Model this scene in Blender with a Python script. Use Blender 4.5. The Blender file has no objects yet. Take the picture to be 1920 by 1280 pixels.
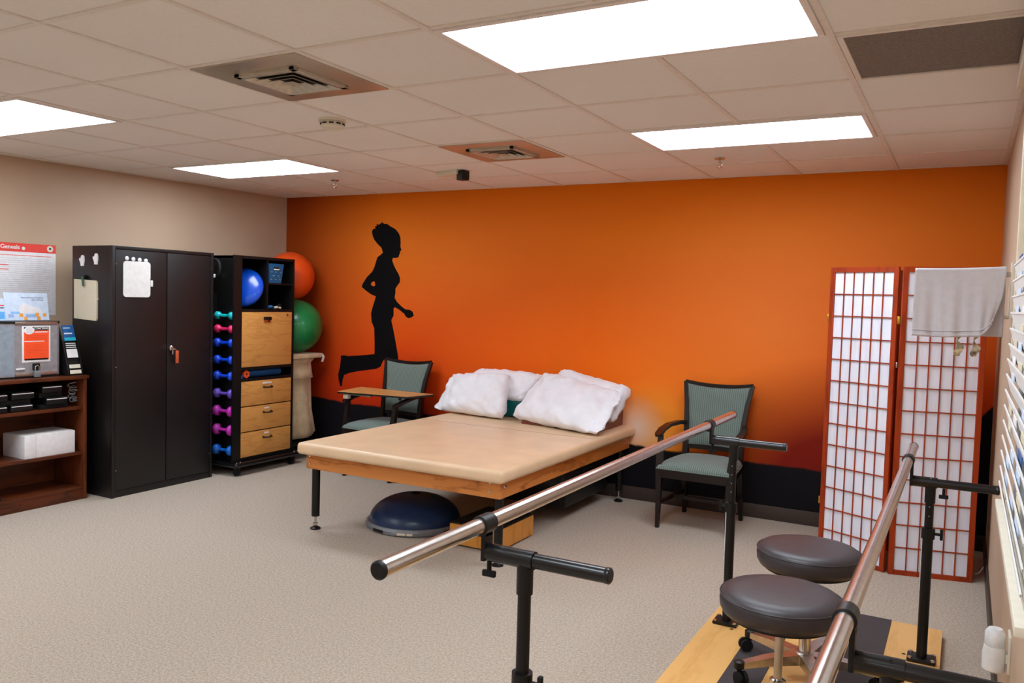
import bpy, bmesh, math, random
from mathutils import Vector, Matrix, noise
from mathutils.geometry import tessellate_polygon
random.seed(7)
PI = math.pi
SC = bpy.context.scene
COL = SC.collection
H = 2.44

# ------------------------------------------------------------------ materials
def lin(c):
    r = []
    for v in c[:3]:
        v = v / 255.0
        r.append(v / 12.92 if v <= 0.04045 else ((v + 0.055) / 1.055) ** 2.4)
    return (*r, 1.0)

class NT:
    def __init__(s, name):
        s.m = bpy.data.materials.new(name); s.m.use_nodes = True
        s.t = s.m.node_tree; s.n = s.t.nodes; s.b = s.n['Principled BSDF']
    def new(s, typ, **kw):
        n = s.n.new(typ)
        for k, v in kw.items(): setattr(n, k, v)
        return n
    def link(s, a, b): s.t.links.new(a, b)
    def coord(s, scale=(1, 1, 1), out='Object'):
        tc = s.new('ShaderNodeTexCoord'); mp = s.new('ShaderNodeMapping')
        s.link(tc.outputs[out], mp.inputs[0]); mp.inputs['Scale'].default_value = scale
        return mp.outputs[0]
    def noise(s, vec, scale, detail=3, rough=.5):
        n = s.new('ShaderNodeTexNoise'); s.link(vec, n.inputs['Vector'])
        n.inputs['Scale'].default_value = scale; n.inputs['Detail'].default_value = detail
        n.inputs['Roughness'].default_value = rough
        return n.outputs['Fac']
    def ramp(s, fac, stops, interp='LINEAR'):
        r = s.new('ShaderNodeValToRGB'); s.link(fac, r.inputs[0]); e = r.color_ramp.elements
        r.color_ramp.interpolation = interp
        e[0].position, e[0].color = stops[0][0], lin(stops[0][1])
        e[1].position, e[1].color = stops[-1][0], lin(stops[-1][1])
        for p, c in stops[1:-1]:
            x = e.new(p); x.color = lin(c)
        return r.outputs[0]
    def mix(s, fac, a, b, mode='MIX'):
        m = s.new('ShaderNodeMix', data_type='RGBA', blend_type=mode)
        if isinstance(fac, (int, float)): m.inputs[0].default_value = fac
        else: s.link(fac, m.inputs[0])
        for i, v in ((6, a), (7, b)):
            if isinstance(v, tuple): m.inputs[i].default_value = v
            else: s.link(v, m.inputs[i])
        return m.outputs[2]
    def math(s, op, a, b=None, clamp=False):
        m = s.new('ShaderNodeMath', operation=op); m.use_clamp = clamp
        for i, v in enumerate((a, b)):
            if v is None: continue
            if isinstance(v, (int, float)): m.inputs[i].default_value = v
            else: s.link(v, m.inputs[i])
        return m.outputs[0]
    def bump(s, h, strength, dist=.01):
        b = s.new('ShaderNodeBump'); b.inputs['Strength'].default_value = strength
        b.inputs['Distance'].default_value = dist
        s.link(h, b.inputs['Height']); s.link(b.outputs[0], s.b.inputs['Normal'])
    def color(s, c):
        if isinstance(c, tuple): s.b.inputs['Base Color'].default_value = c
        else: s.link(c, s.b.inputs['Base Color'])

def plain(name, c, rough=.5, metal=0., var=.06, nscale=30, bump=0., bscale=200, coat=0., sheen=0., spec=.5):
    t = NT(name); v = t.coord()
    f = t.noise(v, nscale)
    lo = tuple(max(0, x * (1 - var)) for x in c); hi = tuple(min(255, x * (1 + var)) for x in c)
    t.color(t.ramp(f, [(.3, lo), (.7, hi)]))
    t.b.inputs['Roughness'].default_value = rough; t.b.inputs['Metallic'].default_value = metal
    t.b.inputs['Specular IOR Level'].default_value = spec
    if coat: t.b.inputs['Coat Weight'].default_value = coat
    if sheen: t.b.inputs['Sheen Weight'].default_value = sheen
    if bump: t.bump(t.noise(v, bscale), bump, .002)
    return t.m

def wood(name, dark, light, axis='x', scale=1., rough=.45, rings=9.):
    t = NT(name)
    sc = {'x': (.18, 1, 1), 'y': (1, .18, 1), 'z': (1, 1, .18)}[axis]
    v = t.coord(tuple(k * scale for k in sc))
    n1 = t.noise(v, 4., 4, .55)
    band = t.math('FRACT', t.math('MULTIPLY', n1, rings * 1.6))
    tri = t.math('ABSOLUTE', t.math('SUBTRACT', band, .5))
    grain = t.noise(t.coord(tuple(k * scale * 8 for k in sc)), 14., 3)
    f = t.math('ADD', t.math('MULTIPLY', tri, .9), t.math('MULTIPLY', grain, .5))
    t.color(t.ramp(f, [(.15, dark), (.45, light), (.85, light)]))
    t.b.inputs['Roughness'].default_value = rough; t.b.inputs['Specular IOR Level'].default_value = .3
    return t.m

M = {}
M['black'] = plain('satin_black_metal', (13, 12, 13), .42, 0., .1, spec=.35)
M['cabinet'] = plain('cabinet_black_enamel', (16, 12, 13), .42, 0., .05, bump=.15, bscale=350)
M['blackgloss'] = plain('black_gloss_paint', (16, 16, 18), .25, 0., .1)
M['rubber'] = plain('black_rubber', (14, 14, 15), .7, 0., .1, spec=.3)
M['chrome'] = plain('brushed_chrome', (205, 200, 198), .16, 1., .04)
M['steel'] = plain('polished_steel_rail', (208, 200, 194), .24, 1., .03)
M['alu'] = plain('cast_aluminium', (190, 182, 174), .28, 1., .05)
M['vinylblack'] = plain('black_vinyl', (50, 44, 48), .42, 0., .05, bump=.1, bscale=400)
M['tan'] = plain('tan_vinyl', (226, 194, 158), .38, 0., .03, nscale=5, bump=.05, bscale=300)
M['tanseam'] = plain('tan_vinyl_seam', (150, 120, 88), .5)
M['pine'] = wood('oiled_pine', (152, 84, 34), (206, 131, 66), 'x', 1., .38, 5.)
M['piney'] = wood('oiled_pine_side', (146, 78, 30), (200, 124, 58), 'y', 1., .38, 5.)
M['oak'] = wood('oak_laminate', (190, 128, 64), (212, 152, 82), 'y', 2.2, .45, 4.)
M['ply'] = wood('plywood_platform', (212, 158, 90), (228, 178, 110), 'y', .8, .42, 3.)
M['boxwood'] = wood('step_box_wood', (190, 122, 46), (216, 148, 66), 'z', 1., .45, 4.)
M['tablet'] = wood('tablet_laminate', (176, 118, 62), (208, 150, 88), 'x', 1., .4, 5.)
M['mahog'] = wood('mahogany_veneer', (56, 26, 12), (92, 44, 22), 'y', 1., .35, 6.)
M['mahogv'] = wood('mahogany_veneer_upright', (66, 30, 14), (104, 50, 26), 'z', 1., .35, 6.)
M['shoji'] = wood('cherry_lacquer', (124, 36, 6), (160, 54, 12), 'z', 1., .4, 4.)
M['mat'] = plain('dark_nonslip_strip', (62, 54, 56), .85, 0., .08, 300)
M['white'] = plain('white_paint', (228, 226, 224), .45, 0., .02)
M['offwhite'] = plain('cream_plastic', (222, 214, 196), .45, 0., .02)
M['paperwhite'] = plain('white_card', (232, 228, 230), .7, 0., .02)
M['dark'] = plain('dark_recess', (10, 9, 10), .8)
M['chairwood'] = plain('espresso_chair_wood', (24, 15, 13), .34, 0., .12, spec=.4)
M['teal'] = plain('teal_vinyl', (0, 98, 96), .4, 0., .05)
M['brown'] = plain('brown_vinyl', (112, 48, 30), .4, 0., .06)
M['bosu'] = plain('navy_rubber_dome', (22, 50, 88), .32, 0., .08)
M['grey'] = plain('grey_plastic', (120, 122, 128), .45, 0., .05)
M['green'] = plain('green_ball_vinyl', (0, 118, 62), .32, 0., .03, 4, coat=.2)
M['orangeball'] = plain('orange_ball_vinyl', (226, 78, 22), .38, 0., .03, 4)
M['bluedisc'] = plain('blue_vinyl_cushion', (0, 74, 196), .24, 0., .04, 4, coat=.3)
M['beigecloth'] = plain('beige_canvas', (206, 184, 148), .85, 0., .07, 14, bump=.4, bscale=250, sheen=.2)
M['linen'] = plain('white_pillowcase', (236, 236, 244), .85, 0., .02, 10, bump=.25, bscale=160, sheen=.2)
M['towel'] = plain('grey_terry_towel', (206, 201, 206), .95, 0., .015, 40, bump=.4, bscale=500, sheen=.2)
M['manila'] = plain('manila_folder', (214, 202, 178), .7, 0., .01)
M['red'] = plain('red_print', (232, 66, 52), .5, 0., .02)
M['orangesign'] = plain('orange_print', (255, 84, 34), .5, 0., .02)
M['orangetag'] = plain('orange_tag', (205, 92, 52), .5)
M['bluebook'] = plain('blue_brochure', (16, 86, 150), .4, 0., .1)
M['cyanbook'] = plain('cyan_stripe', (20, 170, 200), .4)
M['palecard'] = plain('pale_blue_card', (206, 220, 240), .5, 0., .03)
M['greyline'] = plain('grey_print', (196, 196, 206), .6)
M['navyprint'] = plain('navy_print', (70, 80, 130), .6)
M['greyblue'] = plain('blue_grey_panel', (136, 146, 158), .4)
M['silver'] = plain('silver_panel', (146, 142, 146), .4, .1)
M['brass'] = plain('brass_hinge', (190, 150, 60), .3, 1.)
M['cork'] = plain('cork', (186, 156, 116), .9, 0., .15, 120)
M['clear'] = plain('frosted_plastic', (225, 226, 228), .25)
M['greenclip'] = plain('green_clip', (50, 92, 70), .4)
M['bluebasket'] = plain('blue_basket', (14, 84, 130), .6, 0., .15, 60)
M['rollblue'] = plain('blue_foam', (10, 78, 140), .7)
M['rollorange'] = plain('orange_foam', (232, 80, 30), .7)
M['yellowgreen'] = plain('lime_band', (180, 200, 110), .7)
M['ventmetal'] = plain('vent_painted_metal', (190, 182, 168), .35, .3)
M['ventmirror'] = plain('vent_bright_metal', (190, 178, 160), .3, .55, .04, 3)
M['tbar'] = plain('ceiling_tbar', (226, 218, 210), .5, 0., .02)
M['lightframe'] = plain('light_trim', (232, 224, 222), .4, 0., .02)
M['base'] = plain('brown_vinyl_base', (60, 46, 40), .5, 0., .05)
M['silhouette'] = plain('black_mural_paint', (8, 6, 9), .7, 0., .1, spec=.1)

def _emit():
    t = NT('light_diffuser'); v = t.coord()
    t.color(lin((255, 255, 255)))
    t.b.inputs['Emission Color'].default_value = (.88, 1., 1.10, 1)
    t.b.inputs['Emission Strength'].default_value = 14.4
    return t.m
M['emit'] = _emit()

def _wallpaint(name, c):
    t = NT(name); v = t.coord()
    f = t.noise(v, 1.3, 3)
    t.color(t.ramp(f, [(.3, tuple(x * .96 for x in c)), (.7, tuple(x * 1.03 for x in c))]))
    t.b.inputs['Roughness'].default_value = .6
    t.bump(t.noise(v, 180), .12, .002)
    return t.m
M['beige'] = _wallpaint('beige_wall_paint', (190, 163, 138))

def _ceil():
    t = NT('ceiling_tile'); v = t.coord()
    f = t.noise(v, 160, 4, .7); g = t.noise(v, 1.1, 2)
    c = t.mix(.5, t.ramp(f, [(.3, (226, 220, 216)), (.6, (240, 236, 232))]), t.ramp(g, [(.3, (228, 222, 218)), (.7, (238, 233, 229))]))
    t.color(c); t.b.inputs['Roughness'].default_value = .9
    t.bump(f, .3, .002)
    return t.m
M['ceiling'] = _ceil()

def _carpet():
    t = NT('beige_loop_carpet'); v = t.coord()
    a = t.noise(v, 210, 3, .8); b = t.noise(v, 85, 3, .65); g = t.noise(v, .8, 2)
    f = t.math('ADD', t.math('MULTIPLY', a, .65), t.math('MULTIPLY', b, .35))
    c = t.ramp(f, [(.36, (128, 113, 99)), (.5, (178, 164, 149)), (.64, (216, 205, 192))])
    c = t.mix(t.math('MULTIPLY', g, .35), c, lin((178, 156, 138)))
    t.color(c); t.b.inputs['Roughness'].default_value = .97
    t.bump(f, .7, .006)
    return t.m
M['carpet'] = _carpet()

def _mural():
    t = NT('sunset_mural')
    tc = t.new('ShaderNodeTexCoord'); sp = t.new('ShaderNodeSeparateXYZ')
    t.link(tc.outputs['Object'], sp.inputs[0])
    X, Z = sp.outputs[0], sp.outputs[2]
    soft = t.noise(tc.outputs['Object'], .9, 3)
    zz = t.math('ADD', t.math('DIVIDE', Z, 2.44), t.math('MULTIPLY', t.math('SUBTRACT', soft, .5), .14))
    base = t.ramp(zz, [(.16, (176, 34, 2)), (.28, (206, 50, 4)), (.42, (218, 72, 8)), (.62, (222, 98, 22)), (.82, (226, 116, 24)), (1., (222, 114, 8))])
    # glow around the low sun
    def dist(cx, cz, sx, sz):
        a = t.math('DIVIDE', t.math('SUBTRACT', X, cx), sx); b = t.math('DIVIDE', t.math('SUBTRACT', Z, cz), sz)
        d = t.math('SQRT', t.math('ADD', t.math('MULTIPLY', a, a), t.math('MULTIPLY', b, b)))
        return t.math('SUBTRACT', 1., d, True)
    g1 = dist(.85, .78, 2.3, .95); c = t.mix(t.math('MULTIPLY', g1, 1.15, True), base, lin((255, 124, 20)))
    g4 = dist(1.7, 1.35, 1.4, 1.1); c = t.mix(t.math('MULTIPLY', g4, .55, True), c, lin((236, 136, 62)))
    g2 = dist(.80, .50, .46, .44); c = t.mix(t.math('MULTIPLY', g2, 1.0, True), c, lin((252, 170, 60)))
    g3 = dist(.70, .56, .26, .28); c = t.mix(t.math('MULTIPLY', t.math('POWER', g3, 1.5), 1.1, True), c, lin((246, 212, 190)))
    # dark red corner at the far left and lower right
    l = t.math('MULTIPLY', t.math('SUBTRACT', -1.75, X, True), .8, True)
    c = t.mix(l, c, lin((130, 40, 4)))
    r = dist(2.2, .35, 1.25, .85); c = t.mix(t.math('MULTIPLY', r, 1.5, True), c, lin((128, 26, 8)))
    # black hills along the bottom, with corner shadow painted in at the right
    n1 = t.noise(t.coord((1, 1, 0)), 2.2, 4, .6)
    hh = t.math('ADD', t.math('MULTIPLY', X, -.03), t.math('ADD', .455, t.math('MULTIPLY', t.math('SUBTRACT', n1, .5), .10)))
    hh = t.math('ADD', hh, t.math('MULTIPLY', t.math('SUBTRACT', X, 2.62, True), 1.3))  # steep black rise: shadow beside the screen painted into the wall, not a hill
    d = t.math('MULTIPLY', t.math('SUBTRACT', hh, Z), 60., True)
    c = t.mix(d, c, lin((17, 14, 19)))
    t.color(c); t.b.inputs['Roughness'].default_value = .65; t.b.inputs['Specular IOR Level'].default_value = .15
    return t.m
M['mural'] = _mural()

def _fabric():
    t = NT('sage_striped_fabric'); v = t.coord()
    w = t.new('ShaderNodeTexWave'); t.link(v, w.inputs['Vector']); w.bands_direction = 'X'
    w.inputs['Scale'].default_value = 22; w.inputs['Distortion'].default_value = .6
    c = t.ramp(w.outputs['Fac'], [(.1, (88, 102, 96)), (.6, (108, 122, 115)), (.9, (122, 135, 128))])
    c2 = t.mix(t.math('MULTIPLY', t.noise(v, 260, 2), .5), c, lin((98, 112, 108)))
    t.color(c2); t.b.inputs['Roughness'].default_value = .85
    t.b.inputs['Sheen Weight'].default_value = .15
    t.bump(w.outputs['Fac'], .25, .002)
    return t.m
M['fabric'] = _fabric()

def _grille():
    t = NT('perforated_return_grille'); v = t.coord()
    w = t.new('ShaderNodeTexVoronoi'); t.link(v, w.inputs['Vector']); w.inputs['Scale'].default_value = 110
    c = t.ramp(w.outputs['Distance'], [(.1, (92, 84, 76)), (.7, (116, 107, 98))])
    t.color(c); t.b.inputs['Roughness'].default_value = .6
    return t.m
M['grille'] = _grille()

def _shojipaper():
    t = NT('rice_paper'); v = t.coord((1, 1, .1))
    f = t.noise(v, 40, 3)
    t.color(t.ramp(f, [(.3, (226, 223, 234)), (.7, (238, 234, 244))]))
    t.b.inputs['Roughness'].default_value = .8
    t.b.inputs['Subsurface Weight'].default_value = .1
    return t.m
M['paper'] = _shojipaper()

# ------------------------------------------------------------------ mesh helpers
class MB:
    def __init__(s): s.bm = bmesh.new()
    def box(s, x0, x1, y0, y1, z0, z1, bev=0., seg=2, mat=None):
        r = bmesh.ops.create_cube(s.bm, size=1.)
        T = Matrix.Translation(((x0 + x1) / 2, (y0 + y1) / 2, (z0 + z1) / 2)) @ Matrix.Diagonal((x1 - x0, y1 - y0, z1 - z0, 1))
        bmesh.ops.transform(s.bm, matrix=T, verts=r['verts'])
        vs = r['verts']
        if bev:
            es = list({e for v in vs for e in v.link_edges})
            rr = bmesh.ops.bevel(s.bm, geom=es, offset=bev, segments=seg, profile=.6, affect='EDGES')
            vs = list({v for f in rr['faces'] for v in f.verts} | {v for v in vs if v.is_valid})
        if mat is not None: bmesh.ops.transform(s.bm, matrix=mat, verts=vs)
        return s
    def cyl(s, a, b, r, r2=None, seg=20, caps=True):
        a, b = Vector(a), Vector(b); d = b - a; L = d.length
        if r2 is None: r2 = r
        q = Vector((0, 0, 1)).rotation_difference(d.normalized()).to_matrix().to_4x4()
        T = Matrix.Translation((a + b) / 2) @ q
        bmesh.ops.create_cone(s.bm, cap_ends=caps, cap_tris=False, segments=seg, radius1=r, radius2=r2, depth=L, matrix=T)
        return s
    def sphere(s, c, r, sc=(1, 1, 1), u=32, v=20, mat=None):
        T = Matrix.Translation(c) @ (mat or Matrix.Identity(4)) @ Matrix.Diagonal((*sc, 1))
        bmesh.ops.create_uvsphere(s.bm, u_segments=u, v_segments=v, radius=r, matrix=T)
        return s
    def lathe(s, prof, c=(0, 0, 0), seg=40, mat=None):
        rings = []
        T = Matrix.Translation(c) @ (mat or Matrix.Identity(4))
        for r, z in prof:
            rings.append([s.bm.verts.new(T @ Vector((r * math.cos(2 * PI * i / seg), r * math.sin(2 * PI * i / seg), z))) for i in range(seg)])
        for A, B in zip(rings, rings[1:]):
            for i in range(seg):
                j = (i + 1) % seg
                s.bm.faces.new((A[i], A[j], B[j], B[i]))
        s.bm.faces.new(list(reversed(rings[0]))); s.bm.faces.new(rings[-1])
        return s
    def tube(s, pts, r, seg=10, closed=False):
        pts = [Vector(p) for p in pts]; n = len(pts); rings = []
        rad = r if isinstance(r, (list, tuple)) else [r] * n
        up = Vector((0, 0, 1)); prev = None
        for i, p in enumerate(pts):
            t = (pts[min(i + 1, n - 1)] - pts[max(i - 1, 0)]).normalized()
            if prev is None:
                a = t.cross(up)
                if a.length < .01: a = t.cross(Vector((1, 0, 0)))
            else: a = prev - t * prev.dot(t)
            a.normalize(); prev = a; b = t.cross(a)
            rings.append([s.bm.verts.new(p + (a * math.cos(2 * PI * k / seg) + b * math.sin(2 * PI * k / seg)) * rad[i]) for k in range(seg)])
        for A, B in zip(rings, rings[1:]):
            for i in range(seg):
                j = (i + 1) % seg; s.bm.faces.new((A[i], A[j], B[j], B[i]))
        s.bm.faces.new(list(reversed(rings[0]))); s.bm.faces.new(rings[-1])
        return s
    def sweepbox(s, pts, w, h, wdir=(1, 0, 0)):
        """rectangular bar along pts; w along wdir, h along the other; w,h may be lists"""
        pts = [Vector(p) for p in pts]; n = len(pts); rings = []; wd = Vector(wdir).normalized()
        W = w if isinstance(w, (list, tuple)) else [w] * n
        Hh = h if isinstance(h, (list, tuple)) else [h] * n
        for i, p in enumerate(pts):
            t = (pts[min(i + 1, n - 1)] - pts[max(i - 1, 0)]).normalized()
            a = (wd - t * wd.dot(t)).normalized(); b = t.cross(a)
            rings.append([s.bm.verts.new(p + a * (W[i] / 2 * u) + b * (Hh[i] / 2 * v)) for u, v in ((-1, -1), (1, -1), (1, 1), (-1, 1))])
        for A, B in zip(rings, rings[1:]):
            for i in range(4):
                j = (i + 1) % 4; s.bm.faces.new((A[i], A[j], B[j], B[i]))
        s.bm.faces.new(list(reversed(rings[0]))); s.bm.faces.new(rings[-1])
        return s
    def prism(s, poly, a0, a1, plane='xy'):
        def P(u, v, w): return {'xy': (u, v, w), 'xz': (u, w, v), 'yz': (w, u, v)}[plane]
        A = [s.bm.verts.new(P(u, v, a0)) for u, v in poly]; B = [s.bm.verts.new(P(u, v, a1)) for u, v in poly]
        n = len(poly)
        s.bm.faces.new(A); s.bm.faces.new(list(reversed(B)))
        for i in range(n):
            j = (i + 1) % n; s.bm.faces.new((A[j], A[i], B[i], B[j]))
        return s
    def build(s, name, mat, parent=None, smooth=True, angle=40, loc=None):
        bmesh.ops.recalc_face_normals(s.bm, faces=s.bm.faces)
        me = bpy.data.meshes.new(name); s.bm.to_mesh(me); s.bm.free()
        if smooth:
            for p in me.polygons: p.use_smooth = True
            try: me.set_sharp_from_angle(angle=math.radians(angle))
            except Exception: pass
        o = bpy.data.objects.new(name, me); COL.objects.link(o)
        me.materials.append(M[mat] if isinstance(mat, str) else mat)
        if parent is not None:
            o.parent = parent
        if loc: o.location = loc
        return o

def tag(o, label, cat, group=None, kind=None):
    o['label'] = label; o['category'] = cat
    if group: o['group'] = group
    if kind: o['kind'] = kind
    return o
def thing(name, label, cat, loc=(0, 0, 0), rz=0., group=None):
    o = bpy.data.objects.new(name, None); COL.objects.link(o)
    o.location = loc; o.rotation_euler = (0, 0, rz); o.empty_display_size = .05
    return tag(o, label, cat, group)
def world_parts(root):
    """parts were modelled in world coordinates: keep them there under the root"""
    bpy.context.view_layer.update()
    def fix(p):
        for ch in p.children:
            if ch.parent == root: ch.matrix_parent_inverse = root.matrix_world.inverted()
    fix(root)
def struct(name, mb, mat, **k):
    o = mb.build(name, mat, None, **k); o['kind'] = 'structure'; return o
def copy_tree(o, parent=None, label=None, loc=None, rz=None):
    c = o.copy(); COL.objects.link(c)
    if parent is not None: c.parent = parent; c.matrix_parent_inverse = o.matrix_parent_inverse.copy()
    if label: c['label'] = label
    if loc is not None: c.location = loc
    if rz is not None: c.rotation_euler.z = rz
    for ch in list(o.children): copy_tree(ch, c)
    return c
def text(body, size, mat, parent, M4, name='lettering', bold=0.):
    cu = bpy.data.curves.new('tmp', 'FONT'); cu.body = body; cu.size = size; cu.extrude = .0003; cu.offset = bold
    cu.align_x = 'CENTER'; cu.align_y = 'CENTER'; cu.resolution_u = 3
    t = bpy.data.objects.new('tmp', cu); COL.objects.link(t)
    dg = bpy.context.evaluated_depsgraph_get(); me = bpy.data.meshes.new_from_object(t.evaluated_get(dg))
    bpy.data.objects.remove(t); bpy.data.curves.remove(cu)
    me.transform(M4); me.materials.clear(); me.materials.append(M[mat]); me.name = name
    o = bpy.data.objects.new(name, me); COL.objects.link(o); o.parent = parent
    return o
def facing_x(x, y, z, tilt=0.):   # text plane readable from +x (text runs along +y)
    m = Matrix(((0, 0, 1, x), (1, 0, 0, y), (0, 1, 0, z), (0, 0, 0, 1)))
    return m

# ------------------------------------------------------------------ camera
cam = bpy.data.cameras.new('camera'); cam.lens = 28.939; cam.sensor_width = 36; cam.clip_start = .02
co = bpy.data.objects.new('camera', cam); COL.objects.link(co); SC.camera = co
r_, u_, f_ = Vector((.87537, .48270, .02808)), Vector((-.0502, .0330, .99819)), Vector((-.48240, .87438, -.05195))
import mathutils
yaw, pit, rol = .504017, -.0519707, .0280903
f_ = Vector((-math.sin(yaw) * math.cos(pit), math.cos(yaw) * math.cos(pit), math.sin(pit)))
rt = Vector((math.cos(yaw), math.sin(yaw), 0)); up = rt.cross(f_)
r_ = rt * math.cos(rol) + up * math.sin(rol); u_ = up * math.cos(rol) - rt * math.sin(rol)
mw = Matrix.Identity(4)
for i in range(3):
    mw[i][0] = r_[i]; mw[i][1] = u_[i]; mw[i][2] = -f_[i]
mw[0][3], mw[1][3], mw[2][3] = 2.8883, -1.7550, 1.5214
co.matrix_world = mw

# ------------------------------------------------------------------ room shell
YB, XR, YF = 4.23, 3.06, -3.4
def xl(y): return -2.955 - (YB - y) * .0703      # the left wall runs slightly askew
struct('floor', MB().box(-3.7, 3.3, YF - .1, YB + .1, -.08, 0), 'carpet', smooth=False)
struct('ceiling', MB().box(-3.7, 3.3, YF - .1, YB + .1, H, H + .08), 'ceiling', smooth=False)
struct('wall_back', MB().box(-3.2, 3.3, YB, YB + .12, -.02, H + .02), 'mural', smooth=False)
struct('wall_right', MB().box(XR, XR + .12, YF, YB, -.02, H + .02), 'beige', smooth=False)
struct('wall_left', MB().prism([(xl(YF), YF), (xl(YB), YB), (xl(YB) - .12, YB), (xl(YF) - .12, YF)], -.02, H + .02), 'beige', smooth=False)
struct('wall_front', MB().box(-3.7, 3.3, YF - .12, YF, -.02, H + .02), 'beige', smooth=False)
struct('baseboard_back', MB().box(-2.95, XR, YB - .012, YB, 0, .1, .003), 'base')
struct('baseboard_right', MB().box(XR - .012, XR, YF, YB - .012, 0, .1, .003), 'base')
struct('baseboard_left', MB().prism([(xl(YF), YF), (xl(YB), YB), (xl(YB) + .012, YB), (xl(YF) + .012, YF)], 0, .1), 'base', smooth=False)

# suspended grid
T = .6096
LX = [(2, 4), (-4, -2)]; LY = [(1, 2), (4, 5), (-2, -1), (-5, -4)]
def lit(i, j):   # cell i..i+1, j..j+1
    return any(a <= i < b for a, b in LX) and any(c <= j < d for c, d in LY)
g = MB(); bw = .012; zb = H - .006
for i in range(-5, 6):
    x = i * T
    for j in range(-6, 7):
        y0, y1 = j * T, min((j + 1) * T, YB)
        if y0 >= YB: continue
        if x < xl(y0) or x > XR: continue
        if lit(i, j) and lit(i - 1, j): continue
        g.box(x - bw, x + bw, max(y0, YF), y1, zb, H + .001)
for j in range(-5, 7):
    y = j * T
    for i in range(-6, 6):
        x0, x1 = i * T, (i + 1) * T
        x0 = max(x0, xl(y)); x1 = min(x1, XR)
        if x1 <= x0: continue
        g.box(x0, x1, y - bw, y + bw, zb + .001, H + .001)
g.box(xl(YB), XR, YB - .022, YB, H - .004, H + .001); g.box(XR - .022, XR, YF, YB, H - .004, H + .001)
g.prism([(xl(YF), YF), (xl(YB), YB), (xl(YB) + .022, YB), (xl(YF) + .022, YF)], H - .004, H + .001)
struct('trim_1', g, 'tbar', smooth=False)

# ceiling lights
def light(i0, j0, label):
    x0, x1, y0, y1 = i0 * T, (i0 + 2) * T, j0 * T, (j0 + 1) * T
    t = thing('ceiling_light', label, 'light', ((x0 + x1) / 2, (y0 + y1) / 2, H), group='recessed fluorescent ceiling panels')
    f = MB(); a, b = .014, .036; z0, z1 = H - .012, H - .001
    f.box(x0 + a, x1 - a, y0 + a, y0 + b, z0, z1, .002); f.box(x0 + a, x1 - a, y1 - b, y1 - a, z0, z1, .002)
    f.box(x0 + a, x0 + b, y0 + b, y1 - b, z0, z1, .002); f.box(x1 - b, x1 - a, y0 + b, y1 - b, z0, z1, .002)
    f.build('light_frame', 'lightframe', t)
    MB().box(x0 + b, x1 - b, y0 + b, y1 - b, H - .009, H - .002).build('diffuser', 'emit', t, smooth=False)
    world_parts(t)
light(2, 1, 'large bright rectangular ceiling light nearest the camera, cut by the top of the photo')
light(2, 4, 'bright rectangular ceiling light above the chair and folding screen')
light(-4, 4, 'bright rectangular ceiling light in front of the left corner above the storage tower')
light(-4, 1, 'bright rectangular ceiling light at the left edge above the bookshelf')
for j in (-2, -5):
    light(2, j, 'ceiling light on the right side behind the camera'); light(-4, j, 'ceiling light on the left side behind the camera')

# air vents
def vent(i, j, label):
    cx, cy = (i + .5) * T, (j + .5) * T
    t = thing('ceiling_vent', label, 'vent', (cx, cy, H), group='square ceiling air diffusers')
    h = T / 2 - .014
    p = MB().box(-h, h, -h, h, -.010, -.001, .002); p.build('face_plate', 'ventmirror', t)
    for k, s in enumerate((.142, .106, .070)):
        d = MB(); w = .026; zo, zi = -.027, -.012
        for a in range(4):
            R4 = Matrix.Rotation(a * PI / 2, 4, 'Z')
            q = [(-s, -s, zo), (s, -s, zo), (s - w, -s + w, zi), (-s + w, -s + w, zi)]
            vs = [d.bm.verts.new(R4 @ Vector(v)) for v in q] + [d.bm.verts.new(R4 @ (Vector(v) + Vector((0, 0, .002)))) for v in q]
            d.bm.faces.new(vs[:4]); d.bm.faces.new(list(reversed(vs[4:])))
            for m in range(4): d.bm.faces.new((vs[m], vs[(m + 1) % 4], vs[4 + (m + 1) % 4], vs[4 + m]))
        bmesh.ops.remove_doubles(d.bm, verts=d.bm.verts, dist=.0004)
        d.build('louvre', 'ventmetal', t, smooth=False)
    MB().box(-.030, .030, -.030, .030, -.027, -.024, .001).build('center_plate', 'ventmetal', t)
    f = MB()
    for a in range(4):
        f.box(-.168, .168, -.168, -.140, -.024, -.009, .001, mat=Matrix.Rotation(a * PI / 2, 4, 'Z'))
    f.build('louvre_frame', 'ventmetal', t)
    MB().box(-.15, .15, -.15, .15, -.0125, -.0095).build('duct_opening', 'dark', t)
vent(0, 1, 'square silver ceiling vent nearest the camera with concentric louvres')
vent(0, 4, 'square ceiling vent tinted orange by the wall, farther from the camera')

t = thing('return_grille', 'grey perforated return air grille at the upper right of the ceiling', 'vent', (2.75, 1.52, H))
MB().box(2.475, 3.035, 1.24, 1.81, H - .006, H - .0005).build('perforated_panel', 'grille', t, smooth=False)
f = MB(); f.box(2.455, 3.05, 1.222, 1.242, H - .012, H - .0005, .002).box(2.455, 3.05, 1.808, 1.828, H - .012, H - .0005, .002)
f.box(2.455, 2.475, 1.24, 1.81, H - .012, H - .0005, .002).box(3.035, 3.05, 1.24, 1.81, H - .012, H - .0005, .002)
f.build('grille_frame', 'tbar', t); world_parts(t)

t = thing('smoke_detector', 'round cream smoke detector on the ceiling beyond the near vent', 'smoke detector', (-.1, 1.63, H))
MB().lathe([(.072, 0), (.072, -.012), (.066, -.014)]).build('base_ring', 'offwhite', t)
MB().lathe([(.055, -.0145), (.06, -.02), (.062, -.036), (.052, -.048), (.02, -.052)]).build('sensor_cover', 'offwhite', t)
f = MB()
for k in range(10):
    a = k * 2 * PI / 10; f.box(-.012, .012, .058, .064, -.030, -.023, mat=Matrix.Rotation(a, 4, 'Z'))
f.build('vent_slot', 'dark', t)

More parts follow.
